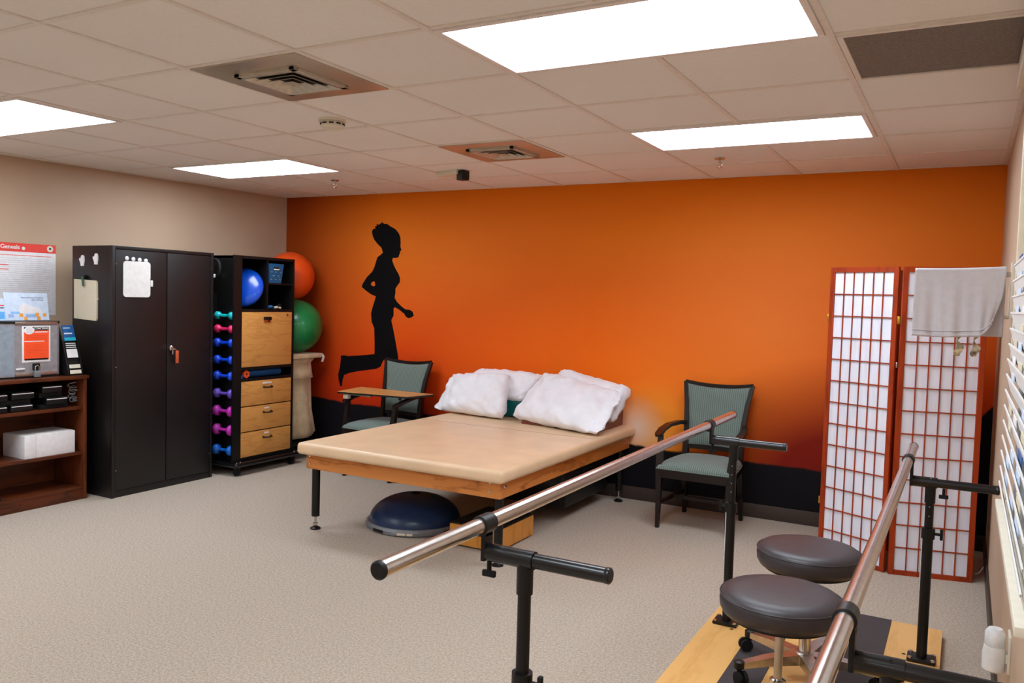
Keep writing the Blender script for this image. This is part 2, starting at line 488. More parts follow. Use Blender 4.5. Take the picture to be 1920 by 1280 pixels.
def sprinkler(x, y, label):
    t = thing('fire_sprinkler', label, 'sprinkler', (x, y, H), group='fire sprinkler heads')
    MB().lathe([(.032, 0), (.034, -.004), (.026, -.01), (.01, -.011)], seg=24).build('escutcheon', 'chrome', t)
    f = MB().cyl((0, 0, -.01), (0, 0, -.03), .008, seg=12)
    f.tube([(.009, 0, -.028), (.014, 0, -.042), (.004, 0, -.056)], .0025, 6).tube([(-.009, 0, -.028), (-.014, 0, -.042), (-.004, 0, -.056)], .0025, 6)
    f.build('sprinkler_body', 'chrome', t)
    MB().lathe([(.004, -.054), (.018, -.058), (.018, -.060), (.003, -.061)], seg=18).build('deflector', 'chrome', t)
sprinkler(-1.643, 3.42, 'chrome fire sprinkler head beside the left far ceiling light')
sprinkler(1.478, 3.44, 'chrome fire sprinkler head between the right far ceiling light and orange wall')

t = thing('motion_sensor', 'beige ceiling box with small black sensor hanging under it near the orange wall', 'sensor', (-.42, 3.34, H))
MB().box(-.17, .05, -.05, .05, -.032, 0, .006, mat=Matrix.Rotation(-.25, 4, 'Z')).build('mounting_box', 'offwhite', t)
MB().box(.03, .10, -.035, .035, -.075, -.005, .01, mat=Matrix.Rotation(-.25, 4, 'Z')).build('sensor_head', 'black', t)

# ------------------------------------------------------------------ running figure painted on the wall
OUT = [(-1.902, 2.1), (-1.89, 2.119), (-1.864, 2.124), (-1.869, 2.143), (-1.85, 2.146), (-1.851, 2.165), (-1.827, 2.157), (-1.797, 2.173), (-1.785, 2.179), (-1.766, 2.163), (-1.733, 2.163), (-1.702, 2.144), (-1.666, 2.128), (-1.631, 2.109), (-1.6, 2.077), (-1.581, 2.039), (-1.577, 1.993), (-1.579, 1.956), (-1.566, 1.928), (-1.584, 1.913), (-1.582, 1.9), (-1.591, 1.887), (-1.595, 1.867), (-1.625, 1.856), (-1.659, 1.858), (-1.668, 1.835), (-1.646, 1.789), (-1.622, 1.751), (-1.593, 1.714), (-1.576, 1.677), (-1.577, 1.64), (-1.602, 1.612), (-1.625, 1.583), (-1.624, 1.546), (-1.632, 1.499), (-1.603, 1.462), (-1.556, 1.426), (-1.509, 1.399), (-1.463, 1.397), (-1.429, 1.38), (-1.416, 1.347), (-1.439, 1.331), (-1.473, 1.321), (-1.503, 1.334), (-1.519, 1.358), (-1.578, 1.394), (-1.625, 1.415), (-1.641, 1.405), (-1.639, 1.339), (-1.664, 1.297), (-1.643, 1.226), (-1.623, 1.152), (-1.605, 1.077), (-1.586, 1.003), (-1.57, 0.91), (-1.567, 0.797), (-1.571, 0.684), (-1.512, 0.647), (-1.465, 0.617), (-1.627, 0.594), (-1.665, 0.677), (-1.691, 0.789), (-1.717, 0.882), (-1.735, 0.938), (-1.753, 0.914), (-1.776, 0.868), (-1.823, 0.846), (-1.944, 0.825), (-2.041, 0.809), (-2.14, 0.786), (-2.202, 0.762), (-2.219, 0.712), (-2.225, 0.657), (-2.243, 0.651), (-2.265, 0.709), (-2.273, 0.767), (-2.254, 0.828), (-2.244, 0.907), (-2.244, 0.942), (-2.207, 0.948), (-2.156, 0.942), (-2.045, 0.954), (-1.923, 0.969), (-1.846, 0.979), (-1.848, 1.084), (-1.856, 1.217), (-1.887, 1.273), (-1.896, 1.349), (-1.88, 1.407), (-1.858, 1.465), (-1.844, 1.507), (-1.9, 1.525), (-1.961, 1.558), (-2.011, 1.591), (-1.997, 1.624), (-1.952, 1.682), (-1.893, 1.73), (-1.87, 1.768), (-1.852, 1.816), (-1.836, 1.863), (-1.79, 1.891), (-1.773, 1.905), (-1.791, 1.948), (-1.839, 1.986), (-1.876, 2.024), (-1.896, 2.062)]
HOLE = [(-1.907, 1.616), (-1.891, 1.639), (-1.862, 1.645), (-1.852, 1.607), (-1.878, 1.596)]
m = MB(); allp = OUT + HOLE
tris = tessellate_polygon([[Vector((a, b, 0)) for a, b in OUT], [Vector((a, b, 0)) for a, b in HOLE]])
for off in (0, .0015):
    vs = [m.bm.verts.new((a, YB - .0005 - off, b)) for a, b in allp]
    for tr in tris:
        try: m.bm.faces.new([vs[k] for k in tr])
        except ValueError: pass
tag(m.build('runner_silhouette', 'silhouette', smooth=False), 'black painted silhouette of a running woman on the orange wall', 'wall mural')

# ------------------------------------------------------------------ mat table
t = thing('treatment_table', 'wide low treatment table with tan vinyl pad and pine frame', 'treatment table', (-.05, 3.18, 0))
pad = MB().box(-.805, .705, 2.135, 4.215, .497, .573, .032, 5).build('mattress_pad', 'tan', t, angle=60)
m = MB().box(-.785, .685, 3.452, 3.455, .5725, .5738); m.build('seam', 'tanseam', pad)
MB().box(-.765, .665, 2.19, 2.228, .402, .499, .004).build('frame_board', 'pine', t)
MB().box(-.765, .665, 4.15, 4.188, .402, .499, .004).build('frame_board', 'pine', t)
MB().box(.627, .665, 2.229, 4.149, .402, .499, .004).build('frame_board', 'piney', t)
MB().box(-.765, -.727, 2.229, 4.149, .402, .499, .004).build('frame_board', 'piney', t)
MB().box(-.72, .62, 2.235, 4.14, .48, .496).build('deck_board', 'boxwood', t)
for x, y in ((-.735, 2.25), (.615, 2.27), (.625, 4.10), (-.72, 4.10)):
    l = MB().cyl((x, y, .085), (x, y, .478), .026).build('leg', 'black', t)
    MB().cyl((x, y, .02), (x, y, .09), .008, seg=12).build('threaded_stem', 'chrome', l)
    MB().lathe([(.034, 0), (.034, .008), (.018, .016), (.011, .022)], (x, y, 0), 24).build('levelling_foot', 'black', l)
    MB().lathe([(.016, 0), (.016, .01)], (x, y, .03), 6).build('lock_nut', 'chrome', l)
for x, z, y in ((-.735, .485, 2.19), (-.735, .437, 2.19), (.60, .49, 2.19), (.60, .440, 2.19)):
    MB().lathe([(.009, 0), (.008, .004), (.003, .005)], (x, y, z), 12, Matrix.Rotation(PI / 2, 4, 'X')).build('bolt', 'chrome', t)
MB().lathe([(.013, 0), (.011, .004), (.004, .005)], (.665, 2.245, .466), 6, Matrix.Rotation(PI / 2, 4, 'Y')).build('bolt', 'chrome', t)
b = MB().box(-.35, .62, 3.05, 3.11, .33, .40, .004).box(-.1, .0, 3.0, 4.1, .35, .40, .004).box(.48, .60, 2.95, 4.05, .33, .40, .004)
b.box(.05, .55, 3.3, 4.05, .10, .36, .01)
b.build('lift_mechanism', 'black', t)
m = MB()
for x in (-.46, -.17):
    m.box(x, x + .07, 2.32, 2.36, .386, .401, .003).box(x + .012, x + .03, 2.32, 2.35, .372, .388, .003)
m.tube([(x + .03, 2.34, .378) for x in (-.17, -.14, -.11)], .004, 6)
m.build('bracket', 'black', t)
MB().tube([(.13, 2.4, .40), (.12, 2.39, .375), (.14, 2.4, .362), (.22, 2.42, .36), (.3, 2.45, .37), (.36, 2.48, .40)], .004, 8).build('cord', 'black', t)
world_parts(t)

# pillows -------------------------------------------------------------
def pillow(name, label, BL, BR, TR, TL, TH, seed, pinch=.05, hem=None, n=44, sag=0.):
    BL, BR, TR, TL = map(Vector, (BL, BR, TR, TL))
    N = ((BR - BL).cross(TL - BL)).normalized()
    m = MB(); grid = {}
    c0 = (BL + BR + TR + TL) / 4
    for side in (1, -1):
        for i in range(n + 1):
            for j in range(n + 1):
                u, v = 2 * i / n - 1, 2 * j / n - 1
                edge = i in (0, n) or j in (0, n)
                if side == -1 and edge: grid[(side, i, j)] = grid[(1, i, j)]; continue
                uu, vv = u, v
                uu *= 1 - pinch * (1 - v * v) * abs(u) ** 3
                vv *= 1 - pinch * (1 - u * u) * abs(v) ** 3
                rc = .075 * (abs(u) ** 5) * (abs(v) ** 5); uu *= 1 - rc; vv *= 1 - rc
                s, q = (uu + 1) / 2, (vv + 1) / 2
                P = BL * (1 - s) * (1 - q) + BR * s * (1 - q) + TR * s * q + TL * (1 - s) * q
                hu = u
                if hem == 'L': hu = (u - .13) / .87 if u > -.74 else -1
                if hem == 'R': hu = (u + .13) / .87 if u < .74 else 1
                h = (max(0, 1 - abs(hu) ** 2.6) * max(0, 1 - abs(v) ** 2.6)) ** .44
                nz = noise.noise(Vector((u * 2.1 + seed, v * 2.1, side * .7))) * .22
                wr = noise.noise(Vector((u * 5 + seed * 3, v * 2.2 + u * 3, side))) * .020
                wr += noise.noise(Vector((u * 9 - seed, v * 4 - u * 5, side * 2))) * .009
                crease = (abs(u) ** 3 + abs(v) ** 3)
                d = TH * h * (1 + nz) * side + wr * (.5 + crease) * (1 if not edge else .9)
                P = P + N * d
                P.z -= sag * (1 - u * u) * h
                grid[(side, i, j)] = m.bm.verts.new(P)
    for side in (1, -1):
        for i in range(n):
            for j in range(n):
                q = [grid[(side, i, j)], grid[(side, i + 1, j)], grid[(side, i + 1, j + 1)], grid[(side, i, j + 1)]]
                if side == -1: q.reverse()
                m.bm.faces.new(q)
    for v in m.bm.verts:
        if v.co.z < .576: v.co.z = .576 + (v.co.z - .576) * .02
    o = m.build(name, 'linen', None, angle=180)
    tag(o, label, 'pillow', 'white pillows at the head of the treatment table')
    return o
pillow('pillow', 'white pillow lying behind at the left, touching the orange wall', (-.86, 4.0, .70), (-.13, 3.98, .70), (-.02, 4.13, .915), (-.66, 4.15, .93), .098, 1.3, .02)
pillow('pillow', 'square white pillow in front at the left with a flap spreading toward the empty chair', (-.97, 3.90, .582), (-.215, 3.78, .582), (-.27, 3.97, .93), (-.85, 4.0, .885), .098, 4.1, .03, 'L')
pillow('pillow', 'plump white pillow behind at the right, draped over the brown wedge', (.12, 3.98, .70), (.665, 3.86, .63), (.735, 4.05, .88), (.06, 4.15, .985), .098, 8.7, .02)
pillow('pillow', 'large rumpled white pillow in front at the right, leaning on the brown wedge', (-.17, 3.79, .60), (.70, 3.52, .59), (.72, 3.90, .86), (.02, 4.0, .955), .098, 12.2, .02, 'R')
m = MB().prism([(3.74, .575), (4.2, .575), (4.2, .80), (4.02, .80), (3.74, .595)], -.04, .60, 'yz')
o = m.build('wedge_cushion', 'brown'); tag(o, 'brown vinyl wedge cushion under the right hand pillows', 'cushion')
m = MB().cyl((-.62, 4.09, .69), (-.06, 4.09, .69), .115, seg=40)
m.box(-.62, -.06, 3.98, 4.19, .576, .68, .03, 3)
tag(m.build('bolster_cushion', 'teal'), 'teal vinyl bolster showing between the white pillows', 'cushion')

# dome trainer ----------------------------------------------------------
t = thing('balance_trainer', 'dark blue half dome balance trainer on the carpet under the table', 'balance trainer', (-.27, 2.70, 0))
MB().lathe([(.295, 0), (.318, .006), (.322, .028), (.312, .045), (.25, .046)], seg=64).build('platform_base', 'grey', t)
prof = [(.30, .045)] + [(.30 * math.cos(a), .045 + .165 * math.sin(a)) for a in [k * PI / 2 / 14 for k in range(1, 14)]] + [(.002, .2102)]
MB().lathe(prof, seg=64).build('dome', 'bosu', t, angle=80)
MB().lathe([(.03, .208), (.028, .2125), (.002, .213)], seg=24).build('valve_cap', 'rubber', t)
for k in range(12):
    a = k * PI / 6 - .2
    MB().box(-.045, .045, -.325, -.317, .012, .03, .003, mat=Matrix.Rotation(a, 4, 'Z')).build('grip_recess', 'grey' if k % 3 else 'black', t)
MB().box(-.05, .05, -.327, -.321, .014, .028, .002, mat=Matrix.Rotation(.42, 4, 'Z')).build('warning_label', 'manila', t)

# step box ---------------------------------------------------------------
t = thing('step_box', 'low wooden step box with black tread under the near right table leg', 'step box', (.34, 2.68, 0))
m = MB()
m.box(.17, .51, 2.45, 2.468, .012, .135, .001).box(.17, .51, 2.892, 2.91, .012, .135, .001)
m.box(.492, .51, 2.468, 2.892, .012, .135, .001).box(.17, .188, 2.468, 2.892, .012, .135, .001)
for x, y in ((.18, 2.455), (.46, 2.455), (.18, 2.865), (.46, 2.865)): m.box(x, x + .04, y, y + .04, 0, .013)
m.build('box_frame', 'boxwood', t)
MB().box(.175, .505, 2.455, 2.905, .135, .146, .002).build('tread', 'rubber', t); world_parts(t)

# ------------------------------------------------------------------ armchairs
def chair(loc, rz, label):
    t = thing('armchair', label, 'chair', loc, rz, 'sage green armchairs against the orange wall')
    for s in (-1, 1):
        MB().sweepbox([(s * .235, -.25, 0), (s * .235, -.245, .25), (s * .24, -.235, .42), (s * .25, -.20, .625)], [.024, .034, .042, .03], [.026, .036, .044, .034]).build('leg', 'chairwood', t)
        MB().sweepbox([(s * .205, .265, 0), (s * .20, .23, .22), (s * .195, .205, .44), (s * .198, .225, .62), (s * .215, .262, .80), (s * .24, .305, .955)],
                      [.026, .034, .04, .034, .03, .028], [.03, .04, .05, .036, .03, .024]).build('leg', 'chairwood', t)
        MB().sweepbox([(s * .21, .235, .665), (s * .235, .14, .672), (s * .262, .0, .668), (s * .268, -.12, .65), (s * .262, -.215, .627), (s * .258, -.245, .622)],
                      [.028, .034, .044, .05, .05, .03], [.03, .026, .022, .02, .02, .014]).build('armrest', 'chairwood', t)
    a = MB()
    a.box(-.235, .235, -.262, -.235, .345, .405, .004); a.box(-.20, .20, .19, .215, .345, .405, .004)
    for s in (-1, 1):
        a.sweepbox([(s * .238, -.24, .375), (s * .2, .21, .375)], .024, .06, (1, 0, 0))
    a.build('seat_frame', 'chairwood', t)
    b = MB()
    for s in (-1, 1): b.sweepbox([(s * .232, -.24, .17), (s * .2, .235, .17)], .018, .024)
    b.sweepbox([(-.215, 0, .17), (.215, 0, .17)], .02, .024, (0, 1, 0))
    b.build('stretcher', 'chairwood', t)
    # seat: trapezoid cushion, domed
    m = MB(); n = 26; top = {}; bot = {}
    for i in range(n + 1):
        for j in range(n + 1):
            u, v = 2 * i / n - 1, 2 * j / n - 1
            w = .262 - .045 * (v + 1) / 2
            cu = u * math.sqrt(1 - .10 * v * v * (1 if v > -1.1 else 0)); y = -.02 + .255 * v * math.sqrt(1 - .06 * u * u)
            e = max(abs(u), abs(v)); d = (1 - e ** 6)
            h = .445 + .028 * (1 - .5 * (u * u + v * v))
            z = .418 + (h - .418) * max(0, d) ** .45
            top[i, j] = m.bm.verts.new((cu * w, y, z)); bot[i, j] = m.bm.verts.new((cu * w * .985, y * .985, .404))
    for i in range(n):
        for j in range(n):
            m.bm.faces.new((top[i, j], top[i + 1, j], top[i + 1, j + 1], top[i, j + 1]))
            m.bm.faces.new((bot[i, j + 1], bot[i + 1, j + 1], bot[i + 1, j], bot[i, j]))
    ring = [(i, 0) for i in range(n)] + [(n, j) for j in range(n)] + [(i, n) for i in range(n, 0, -1)] + [(0, j) for j in range(n, 0, -1)]
    for a_, b_ in zip(ring, ring[1:] + ring[:1]): m.bm.faces.new((bot[a_], bot[b_], top[b_], top[a_]))
    seat = m.build('seat', 'fabric', t, angle=70)
    pr = [top[r].co.copy() if False else None for r in ()]  # (piping follows the rim)
    rim = []
    for k in range(60):
        a = k / 60 * 4; s, q = int(a), a - int(a)
        u, v = [(-1 + 2 * q, -1), (1, -1 + 2 * q), (1 - 2 * q, 1), (-1, 1 - 2 * q)][s]
        w = .264 - .045 * (v + 1) / 2
        rim.append((u * math.sqrt(1 - .10 * v * v) * w, -.02 + .257 * v * math.sqrt(1 - .06 * u * u), .408))
    MB().tube(rim + rim[:1], .004, 6).build('piping', 'fabric', seat)
    # backrest: upholstered panel inside curved top rail and lower rail
    def bw_(z): return .176 + (.222 - .176) * ((z - .50) / .44) ** 1.4 if z > .5 else .176
    def by_(z): return .208 + (z - .5) * .20
    m = MB(); nn = 24; F = {}; B = {}
    for i in range(nn + 1):
        for j in range(nn + 1):
            u = 2 * i / nn - 1; q = j / nn
            z = .515 + q * (.405 + .022 * u * u)
            w = bw_(z); dish = -.022 * (1 - u * u) * -1
            e = max(abs(u), abs(2 * q - 1)); p = .018 * (1 - e ** 8)
            y = by_(z) + dish
            F[i, j] = m.bm.verts.new((u * w, y - .006 - p, z)); B[i, j] = m.bm.verts.new((u * w, y + .012, z))
    for i in range(nn):
        for j in range(nn):
            m.bm.faces.new((F[i, j], F[i + 1, j], F[i + 1, j + 1], F[i, j + 1])); m.bm.faces.new((B[i, j + 1], B[i + 1, j + 1], B[i + 1, j], B[i, j]))
    ring = [(i, 0) for i in range(nn)] + [(nn, j) for j in range(nn)] + [(i, nn) for i in range(nn, 0, -1)] + [(0, j) for j in range(nn, 0, -1)]
    for a_, b_ in zip(ring, ring[1:] + ring[:1]): m.bm.faces.new((B[a_], B[b_], F[b_], F[a_]))
    m.build('backrest', 'fabric', t, angle=60)
    fr = MB()
    fr.sweepbox([(u * .243, .30 + .022 * (1 - u * u), .934 + .022 * u * u) for u in [k / 8 - 1 for k in range(17)]], .022, .026, (0, 1, 0))
    fr.build('top_rail', 'chairwood', t); fr = MB()
    fr.sweepbox([(u * .186, .213 + .02 * (1 - u * u), .498) for u in [k / 6 - 1 for k in range(13)]], .022, .03, (0, 1, 0))
    fr.build('lower_rail', 'chairwood', t)
    for s in (-1, 1):
        pass
    return t
cr = chair((1.352, 3.82, 0), 0., 'sage green striped armchair with dark wood arms between table and folding screen')
cl = copy_tree(cr, None, 'sage green armchair behind the treatment table with a wooden tray across its arms', (-1.385, 3.82, 0), 0.)

t = thing('lap_tray', 'wooden tray top resting across the arms of the left armchair', 'tray', (-1.38, 3.76, .69))
poly = [(-1.70, 3.56), (-1.05, 3.655), (-.985, 3.93), (-1.775, 3.955)]
MB().prism(poly, .690, .706).build('tray_board', 'tablet', t, smooth=False)
m = MB()
cx, cy = -1.38, 3.78
P2 = [(cx + (x - cx) * 1.004, cy + (y - cy) * 1.01) for x, y in poly]
m.prism(P2, .688, .7015); m.build('edge_band', 'black', t, smooth=False)
MB().box(-1.66, -1.40, 3.62, 3.65, .674, .689, .003).build('underside_bracket', 'alu', t)
MB().box(-1.665, -1.615, 3.59, 3.63, .645, .689, .004).build('clamp', 'offwhite', t)
MB().cyl((-1.125, 3.66, .668), (-1.125, 3.66, .689), .014, seg=14).build('clamp_knob', 'black', t)
world_parts(t)

# ------------------------------------------------------------------ folding screen
t = thing('folding_screen', 'tall folding screen of red wood lattice and white paper in the right corner', 'folding screen', (2.54, 3.41, 0))
def panel(A, B, front, detail=True):
    A, B = Vector((*A, 0)), Vector((*B, 0)); d = (B - A); L = d.length
    ang = math.atan2(d.y, d.x)
    Mx = Matrix.Translation(A) @ Matrix.Rotation(ang, 4, 'Z')
    h = 1.765; m = MB(); fw = .030; tk = .010
    for a in (0, L - fw): m.box(a, a + fw, -tk, tk, 0, h, .002, 1)
    for z0, z1 in ((.0, .028), (h - .03, h)): m.box(fw, L - fw, -tk, tk, z0, z1)
    bmesh.ops.transform(m.bm, matrix=Mx, verts=m.bm.verts)
    p = m.build('panel', 'shoji', t)
    q = MB(); z0, z1 = .028, h - .03; nr, nc = 13, 6
    for k in range(1, nc):
        x = fw + (L - 2 * fw) * k / nc; q.box(x - .0028, x + .0028, -.007, -.001, z0, z1)
    for k in range(1, nr):
        z = z0 + (z1 - z0) * k / nr; q.box(fw, L - fw, -.008, -.001, z - .003, z + .003)
    bmesh.ops.transform(q.bm, matrix=Mx, verts=q.bm.verts)
    q.build('lattice', 'shoji', p, smooth=False)
    w = MB().box(fw - .004, L - fw + .004, 0, .0015, z0 - .004, z1 + .004)
    bmesh.ops.transform(w.bm, matrix=Mx, verts=w.bm.verts)
    w.build('paper', 'paper', p, smooth=False)
    return p
panel((2.150, 3.600), (2.541, 3.412), 1)
panel((2.558, 3.405), (2.985, 3.505), 1)
panel((2.175, 3.640), (2.52, 3.905), 1)
for x, y in ((2.549, 3.402), (2.143, 3.612)):
    for z in (.33, 1.46):
        MB().box(x - .008, x + .008, y - .008, y + .008, z - .022, z + .022, .002).build('hinge', 'brass', t)
MB().box(2.545, 2.553, 3.40, 3.41, 1.19, 1.22, .002).build('latch', 'chrome', t)
world_parts(t)

# ------------------------------------------------------------------ parallel bars
t = thing('parallel_bars', 'pair of steel parallel walking bars on black posts with plywood platform', 'parallel bars', (2.37, 1.0, 0))
pl = MB().box(1.89, 2.86, -.55, 2.52, 0, .038, .003).build('platform', 'ply', t)
for x0, x1 in ((2.10, 2.248), (2.50, 2.645)):
    MB().box(x0, x1, -.55, 2.52, .0381, .041).build('nonslip_strip', 'mat', pl, smooth=False)
m = MB()
for x, y in ((2.02, 2.08), (2.015, 1.99), (2.725, 2.02), (2.72, 2.13)): m.lathe([(.008, .0378), (.008, .0386)], (x, y, 0), 12)
m.build('screw_hole', 'dark', pl)
def rail(x, y0, y1, z, ya, yb):
    o = MB().cyl((x, y0, z), (x, y1, z), .0195, seg=32).build('handrail', 'steel', t)
    for y, s in ((y0, -1), (y1, 1)):
        MB().lathe([(.0205, 0), (.0205, .006), (.017, .009)], (x, y, z), 28, Matrix.Rotation(-s * PI / 2, 4, 'X')).build('end_cap', 'black', o)
    for y in (ya, yb):
        MB().lathe([(.0198, -.028), (.0245, -.026), (.0245, .026), (.0198, .028)], (x, y, z), 28, Matrix.Rotation(PI / 2, 4, 'X')).build('clamp', 'black', o)
    return o
rail(1.857, -.42, 2.49, .957, 0, 2.05)
rail(2.700, -.42, 2.49, .885, .05, 2.10)
def post(px, y, zarm, xr, zr, xa0, xa1, knobx, plate=True):
    # xr: rail x, arm runs xa0..xa1 at zarm
    o = MB().cyl((px, y, .045), (px, y, .60), .0205, seg=24).cyl((px, y, .60), (px, y, zarm), .0165, seg=24)
    o.cyl((px, y, zarm - .085), (px, y, zarm - .01), .0205, seg=24)
    o = o.build('post', 'black', t)
    MB().box(px - .055, px + .055, y - .045, y + .045, .041, .053, .002).build('base_plate', 'black', o)
    for sx in (-1, 1):
        for sy in (-1, 1):
            MB().lathe([(.009, 0), (.009, .006), (.004, .008)], (px + sx * .043, y + sy * .034, .053), 6).build('bolt', 'chrome', o)
    # height scale strip and adjusting knob
    MB().box(px - .024, px - .020, y - .008, y + .002, .34, .585).build('height_scale', 'white', o)
    m = MB()
    for k in range(24): m.box(px - .0245, px - .0235, y - .009, y + .002, .345 + k * .01, .3485 + k * .01)
    m.build('scale_mark', 'black', o)
    kx = knobx
    m = MB().lathe([(.026, -.022), (.026, .022)], (px, y, .585), 24)
    m.build('clamp_collar', 'black', o)
    MB().cyl((px + kx * .02, y, .585), (px + kx * .05, y, .585), .006, seg=10).box(px + kx * .05 - .006, px + kx * .05 + .006, y - .008, y + .008, .562, .608, .004).build('wing_knob', 'rubber', o)
    for k in range(5): MB().lathe([(.003, 0), (.003, .001)], (px, y - .0165, .66 + k * .04), 8, Matrix.Rotation(PI / 2, 4, 'X')).build('pin_hole', 'grey' if y > 1 else 'dark', o)
    a = MB().cyl((xa0, y, zarm), (xa1, y, zarm), .0185, seg=28).cyl((xa0 + .008, y, zarm), (px + .025, y, zarm), .0225, seg=28)
    a.lathe([(.0185, 0), (.0195, .002), (.0195, .010), (.016, .013)], (xa1, y, zarm), 28, Matrix.Rotation(PI / 2, 4, 'Y'))
    a = a.build('width_arm', 'blackgloss', t)
    MB().box(xa0 - .003, xa0 + .009, y - .021, y + .021, zarm - .020, zr - .015, .003).box(xr - .012, xa0 + .009, y - .016, y + .016, zr - .030, zr - .019, .002).build('rail_bracket', 'black', a)
    kx2 = (xa0 + px) / 2 - .045 if xr < 2.5 else px + .05
    MB().cyl((kx2, y, zarm - .02), (kx2, y, zarm - .048), .006, seg=10).box(kx2 - .018, kx2 + .018, y - .006, y + .006, zarm - .062, zarm - .046, .003).build('wing_knob', 'rubber', a)
post(1.975, .0, .888, 1.857, .957, 1.862, 2.186, 1)
post(1.975, 2.05, .890, 1.857, .957, 1.867, 2.197, -1)
post(2.789, .05, .797, 2.700, .885, 2.712, 3.022, 1)
post(2.789, 2.10, .800, 2.700, .885, 2.712, 3.026, 1)
world_parts(t)

# ------------------------------------------------------------------ stools
def stool(x, y, rot, ztop, label):
    t = thing('rolling_stool', label, 'stool', (x, y, 0), 0, 'round black rolling stools')
    z0 = .041
    m = MB().lathe([(.17, ztop - .085), (.188, ztop - .080), (.198, ztop - .062), (.200, ztop - .040), (.196, ztop - .018), (.182, ztop - .006), (.14, ztop - .001), (.002, ztop)], seg=72)
    c = m.build('seat_cushion', 'vinylblack', t, angle=80)
    pts = [(.1985 * math.cos(a), .1985 * math.sin(a), ztop - .019) for a in [k * 2 * PI / 72 for k in range(73)]]
    MB().tube(pts, .0022, 6).build('piping', 'vinylblack', c)
    MB().lathe([(.17, ztop - .094), (.17, ztop - .086)], seg=48).build('seat_plate', 'black', t)
    MB().cyl((0, 0, z0 + .22), (0, 0, ztop - .09), .014, seg=24).build('gas_lift', 'alu', t)
    MB().cyl((0, 0, z0 + .06), (0, 0, z0 + .225), .023, seg=28).lathe([(.024, z0 + .218), (.026, z0 + .222), (.026, z0 + .232), (.016, z0 + .236)], seg=24).build('column_sleeve', 'chrome', t)
    MB().lathe([(.042, z0 + .062), (.045, z0 + .07), (.045, z0 + .098), (.034, z0 + .106)], seg=32).build('base_hub', 'alu', t)
    for k in range(5):
        a = rot + k * 2 * PI / 5; ca, sa = math.cos(a), math.sin(a)
        MB().sweepbox([(ca * .03, sa * .03, z0 + .082), (ca * .16, sa * .16, z0 + .082), (ca * .275, sa * .275, z0 + .072)], [.052, .042, .030], [.042, .034, .022], (-sa, ca, 0)).build('base_leg', 'alu', t)
        cx, cy = ca * .285, sa * .285
        MB().lathe([(.017, z0 + .058), (.021, z0 + .062), (.021, z0 + .086), (.012, z0 + .09)], (cx, cy, 0), 18).cyl((cx, cy, z0 + .02), (cx, cy, z0 + .062), .009, seg=12).build('caster_stem', 'black', t)
        b = a + 1.1 + k * .5; cb, sb = math.cos(b), math.sin(b)
        ox, oy = cx + cb * .016, cy + sb * .016
        w = MB()
        for s in (-1, 1):
            w.cyl((ox - sb * s * .006, oy + cb * s * .006, z0 + .026), (ox - sb * s * .020, oy + cb * s * .020, z0 + .026), .026, seg=24)
        w.build('caster_wheel', 'rubber', t)
    return t
stool(2.385, 1.65, math.radians(150), .575, 'round black vinyl rolling stool farther from the camera, between the bars')
stool(2.392, 1.055, math.radians(165), .575, 'round black vinyl rolling stool nearer the camera, between the bars')

# ------------------------------------------------------------------ tall black cabinet
t = thing('storage_cabinet', 'tall black metal two door storage cabinet', 'cabinet', (-2.67, 2.45, 0))
CX = -2.44
m = MB().box(-2.90, CX - .018, 2.0, 2.90, 0, 1.82, .004)
m.box(CX - .02, CX, 2.0, 2.025, 0, 1.82, .002).box(CX - .02, CX, 2.875, 2.90, 0, 1.82, .002)
m.box(CX - .02, CX, 2.025, 2.875, 1.796, 1.82, .002).box(CX - .02, CX - .004, 2.025, 2.875, 0, .05, .002)
m.build('cabinet_body', 'cabinet', t)
d1 = MB().box(CX - .018, CX - .002, 2.028, 2.456, .052, 1.792, .003).build('door', 'cabinet', t)
d2 = MB().box(CX - .018, CX - .002, 2.462, 2.872, .052, 1.792, .003).build('door', 'cabinet', t)
h = MB().lathe([(.020, -.002), (.020, .012), (.014, .018)], (CX, 2.495, 1.07), 20, Matrix.Rotation(PI / 2, 4, 'Y'))
h.box(CX + .012, CX + .026, 2.488, 2.502, 1.02, 1.082, .004)
h.build('handle', 'chrome', d2)
MB().box(CX + .030, CX + .034, 2.515, 2.542, .955, 1.05, .002, mat=None).build('key_tag', 'orangetag', d2)
MB().tube([(CX + .02, 2.497, 1.06), (CX + .032, 2.51, 1.065), (CX + .032, 2.526, 1.05)], .003, 6).build('key', 'chrome', d2)
for z in (.2, .95, 1.69):
    for y, d in ((2.031, d1), (2.869, d2)):
        MB().box(CX - .003, CX + .003, y - .005, y + .005, z - .004, z + .004, .001).build('hinge_pin', 'chrome', d)
world_parts(t)

# things stuck to the cabinet
t = thing('dry_erase_board', 'small blank white board with rounded corners on the cabinet door', 'whiteboard', (CX, 2.197, 1.585))
MB().box(-.001, .006, -.111, .111, -.130, .130, .0).build('board_panel', 'white', t)
bm_ = bmesh.new(); bm_.from_mesh(t.children[0].data)
es = [e for e in bm_.edges if abs((e.verts[0].co - e.verts[1].co).normalized().x) > .9]
bmesh.ops.bevel(bm_, geom=es, offset=.024, segments=6, profile=.5, affect='EDGES'); bm_.to_mesh(t.children[0].data); bm_.free()
MB().box(.001, .014, .112, .128, -.05, -.004, .003).build('marker_clip', 'white', t)
MB().box(.001, .012, .110, .126, -.002, .008, .002).build('marker_cap', 'black', t)
for k in range(4):
    o = MB().lathe([(.015, 0), (.015, .005), (.010, .008)], (CX - .001, 2.115 + k * .052, 1.734 - .003 * k), 18, Matrix.Rotation(PI / 2, 4, 'Y')).build('round_magnet', 'clear')
    tag(o, 'small round clear magnet in the row above the white board', 'magnet', 'row of round magnets on the cabinet door')
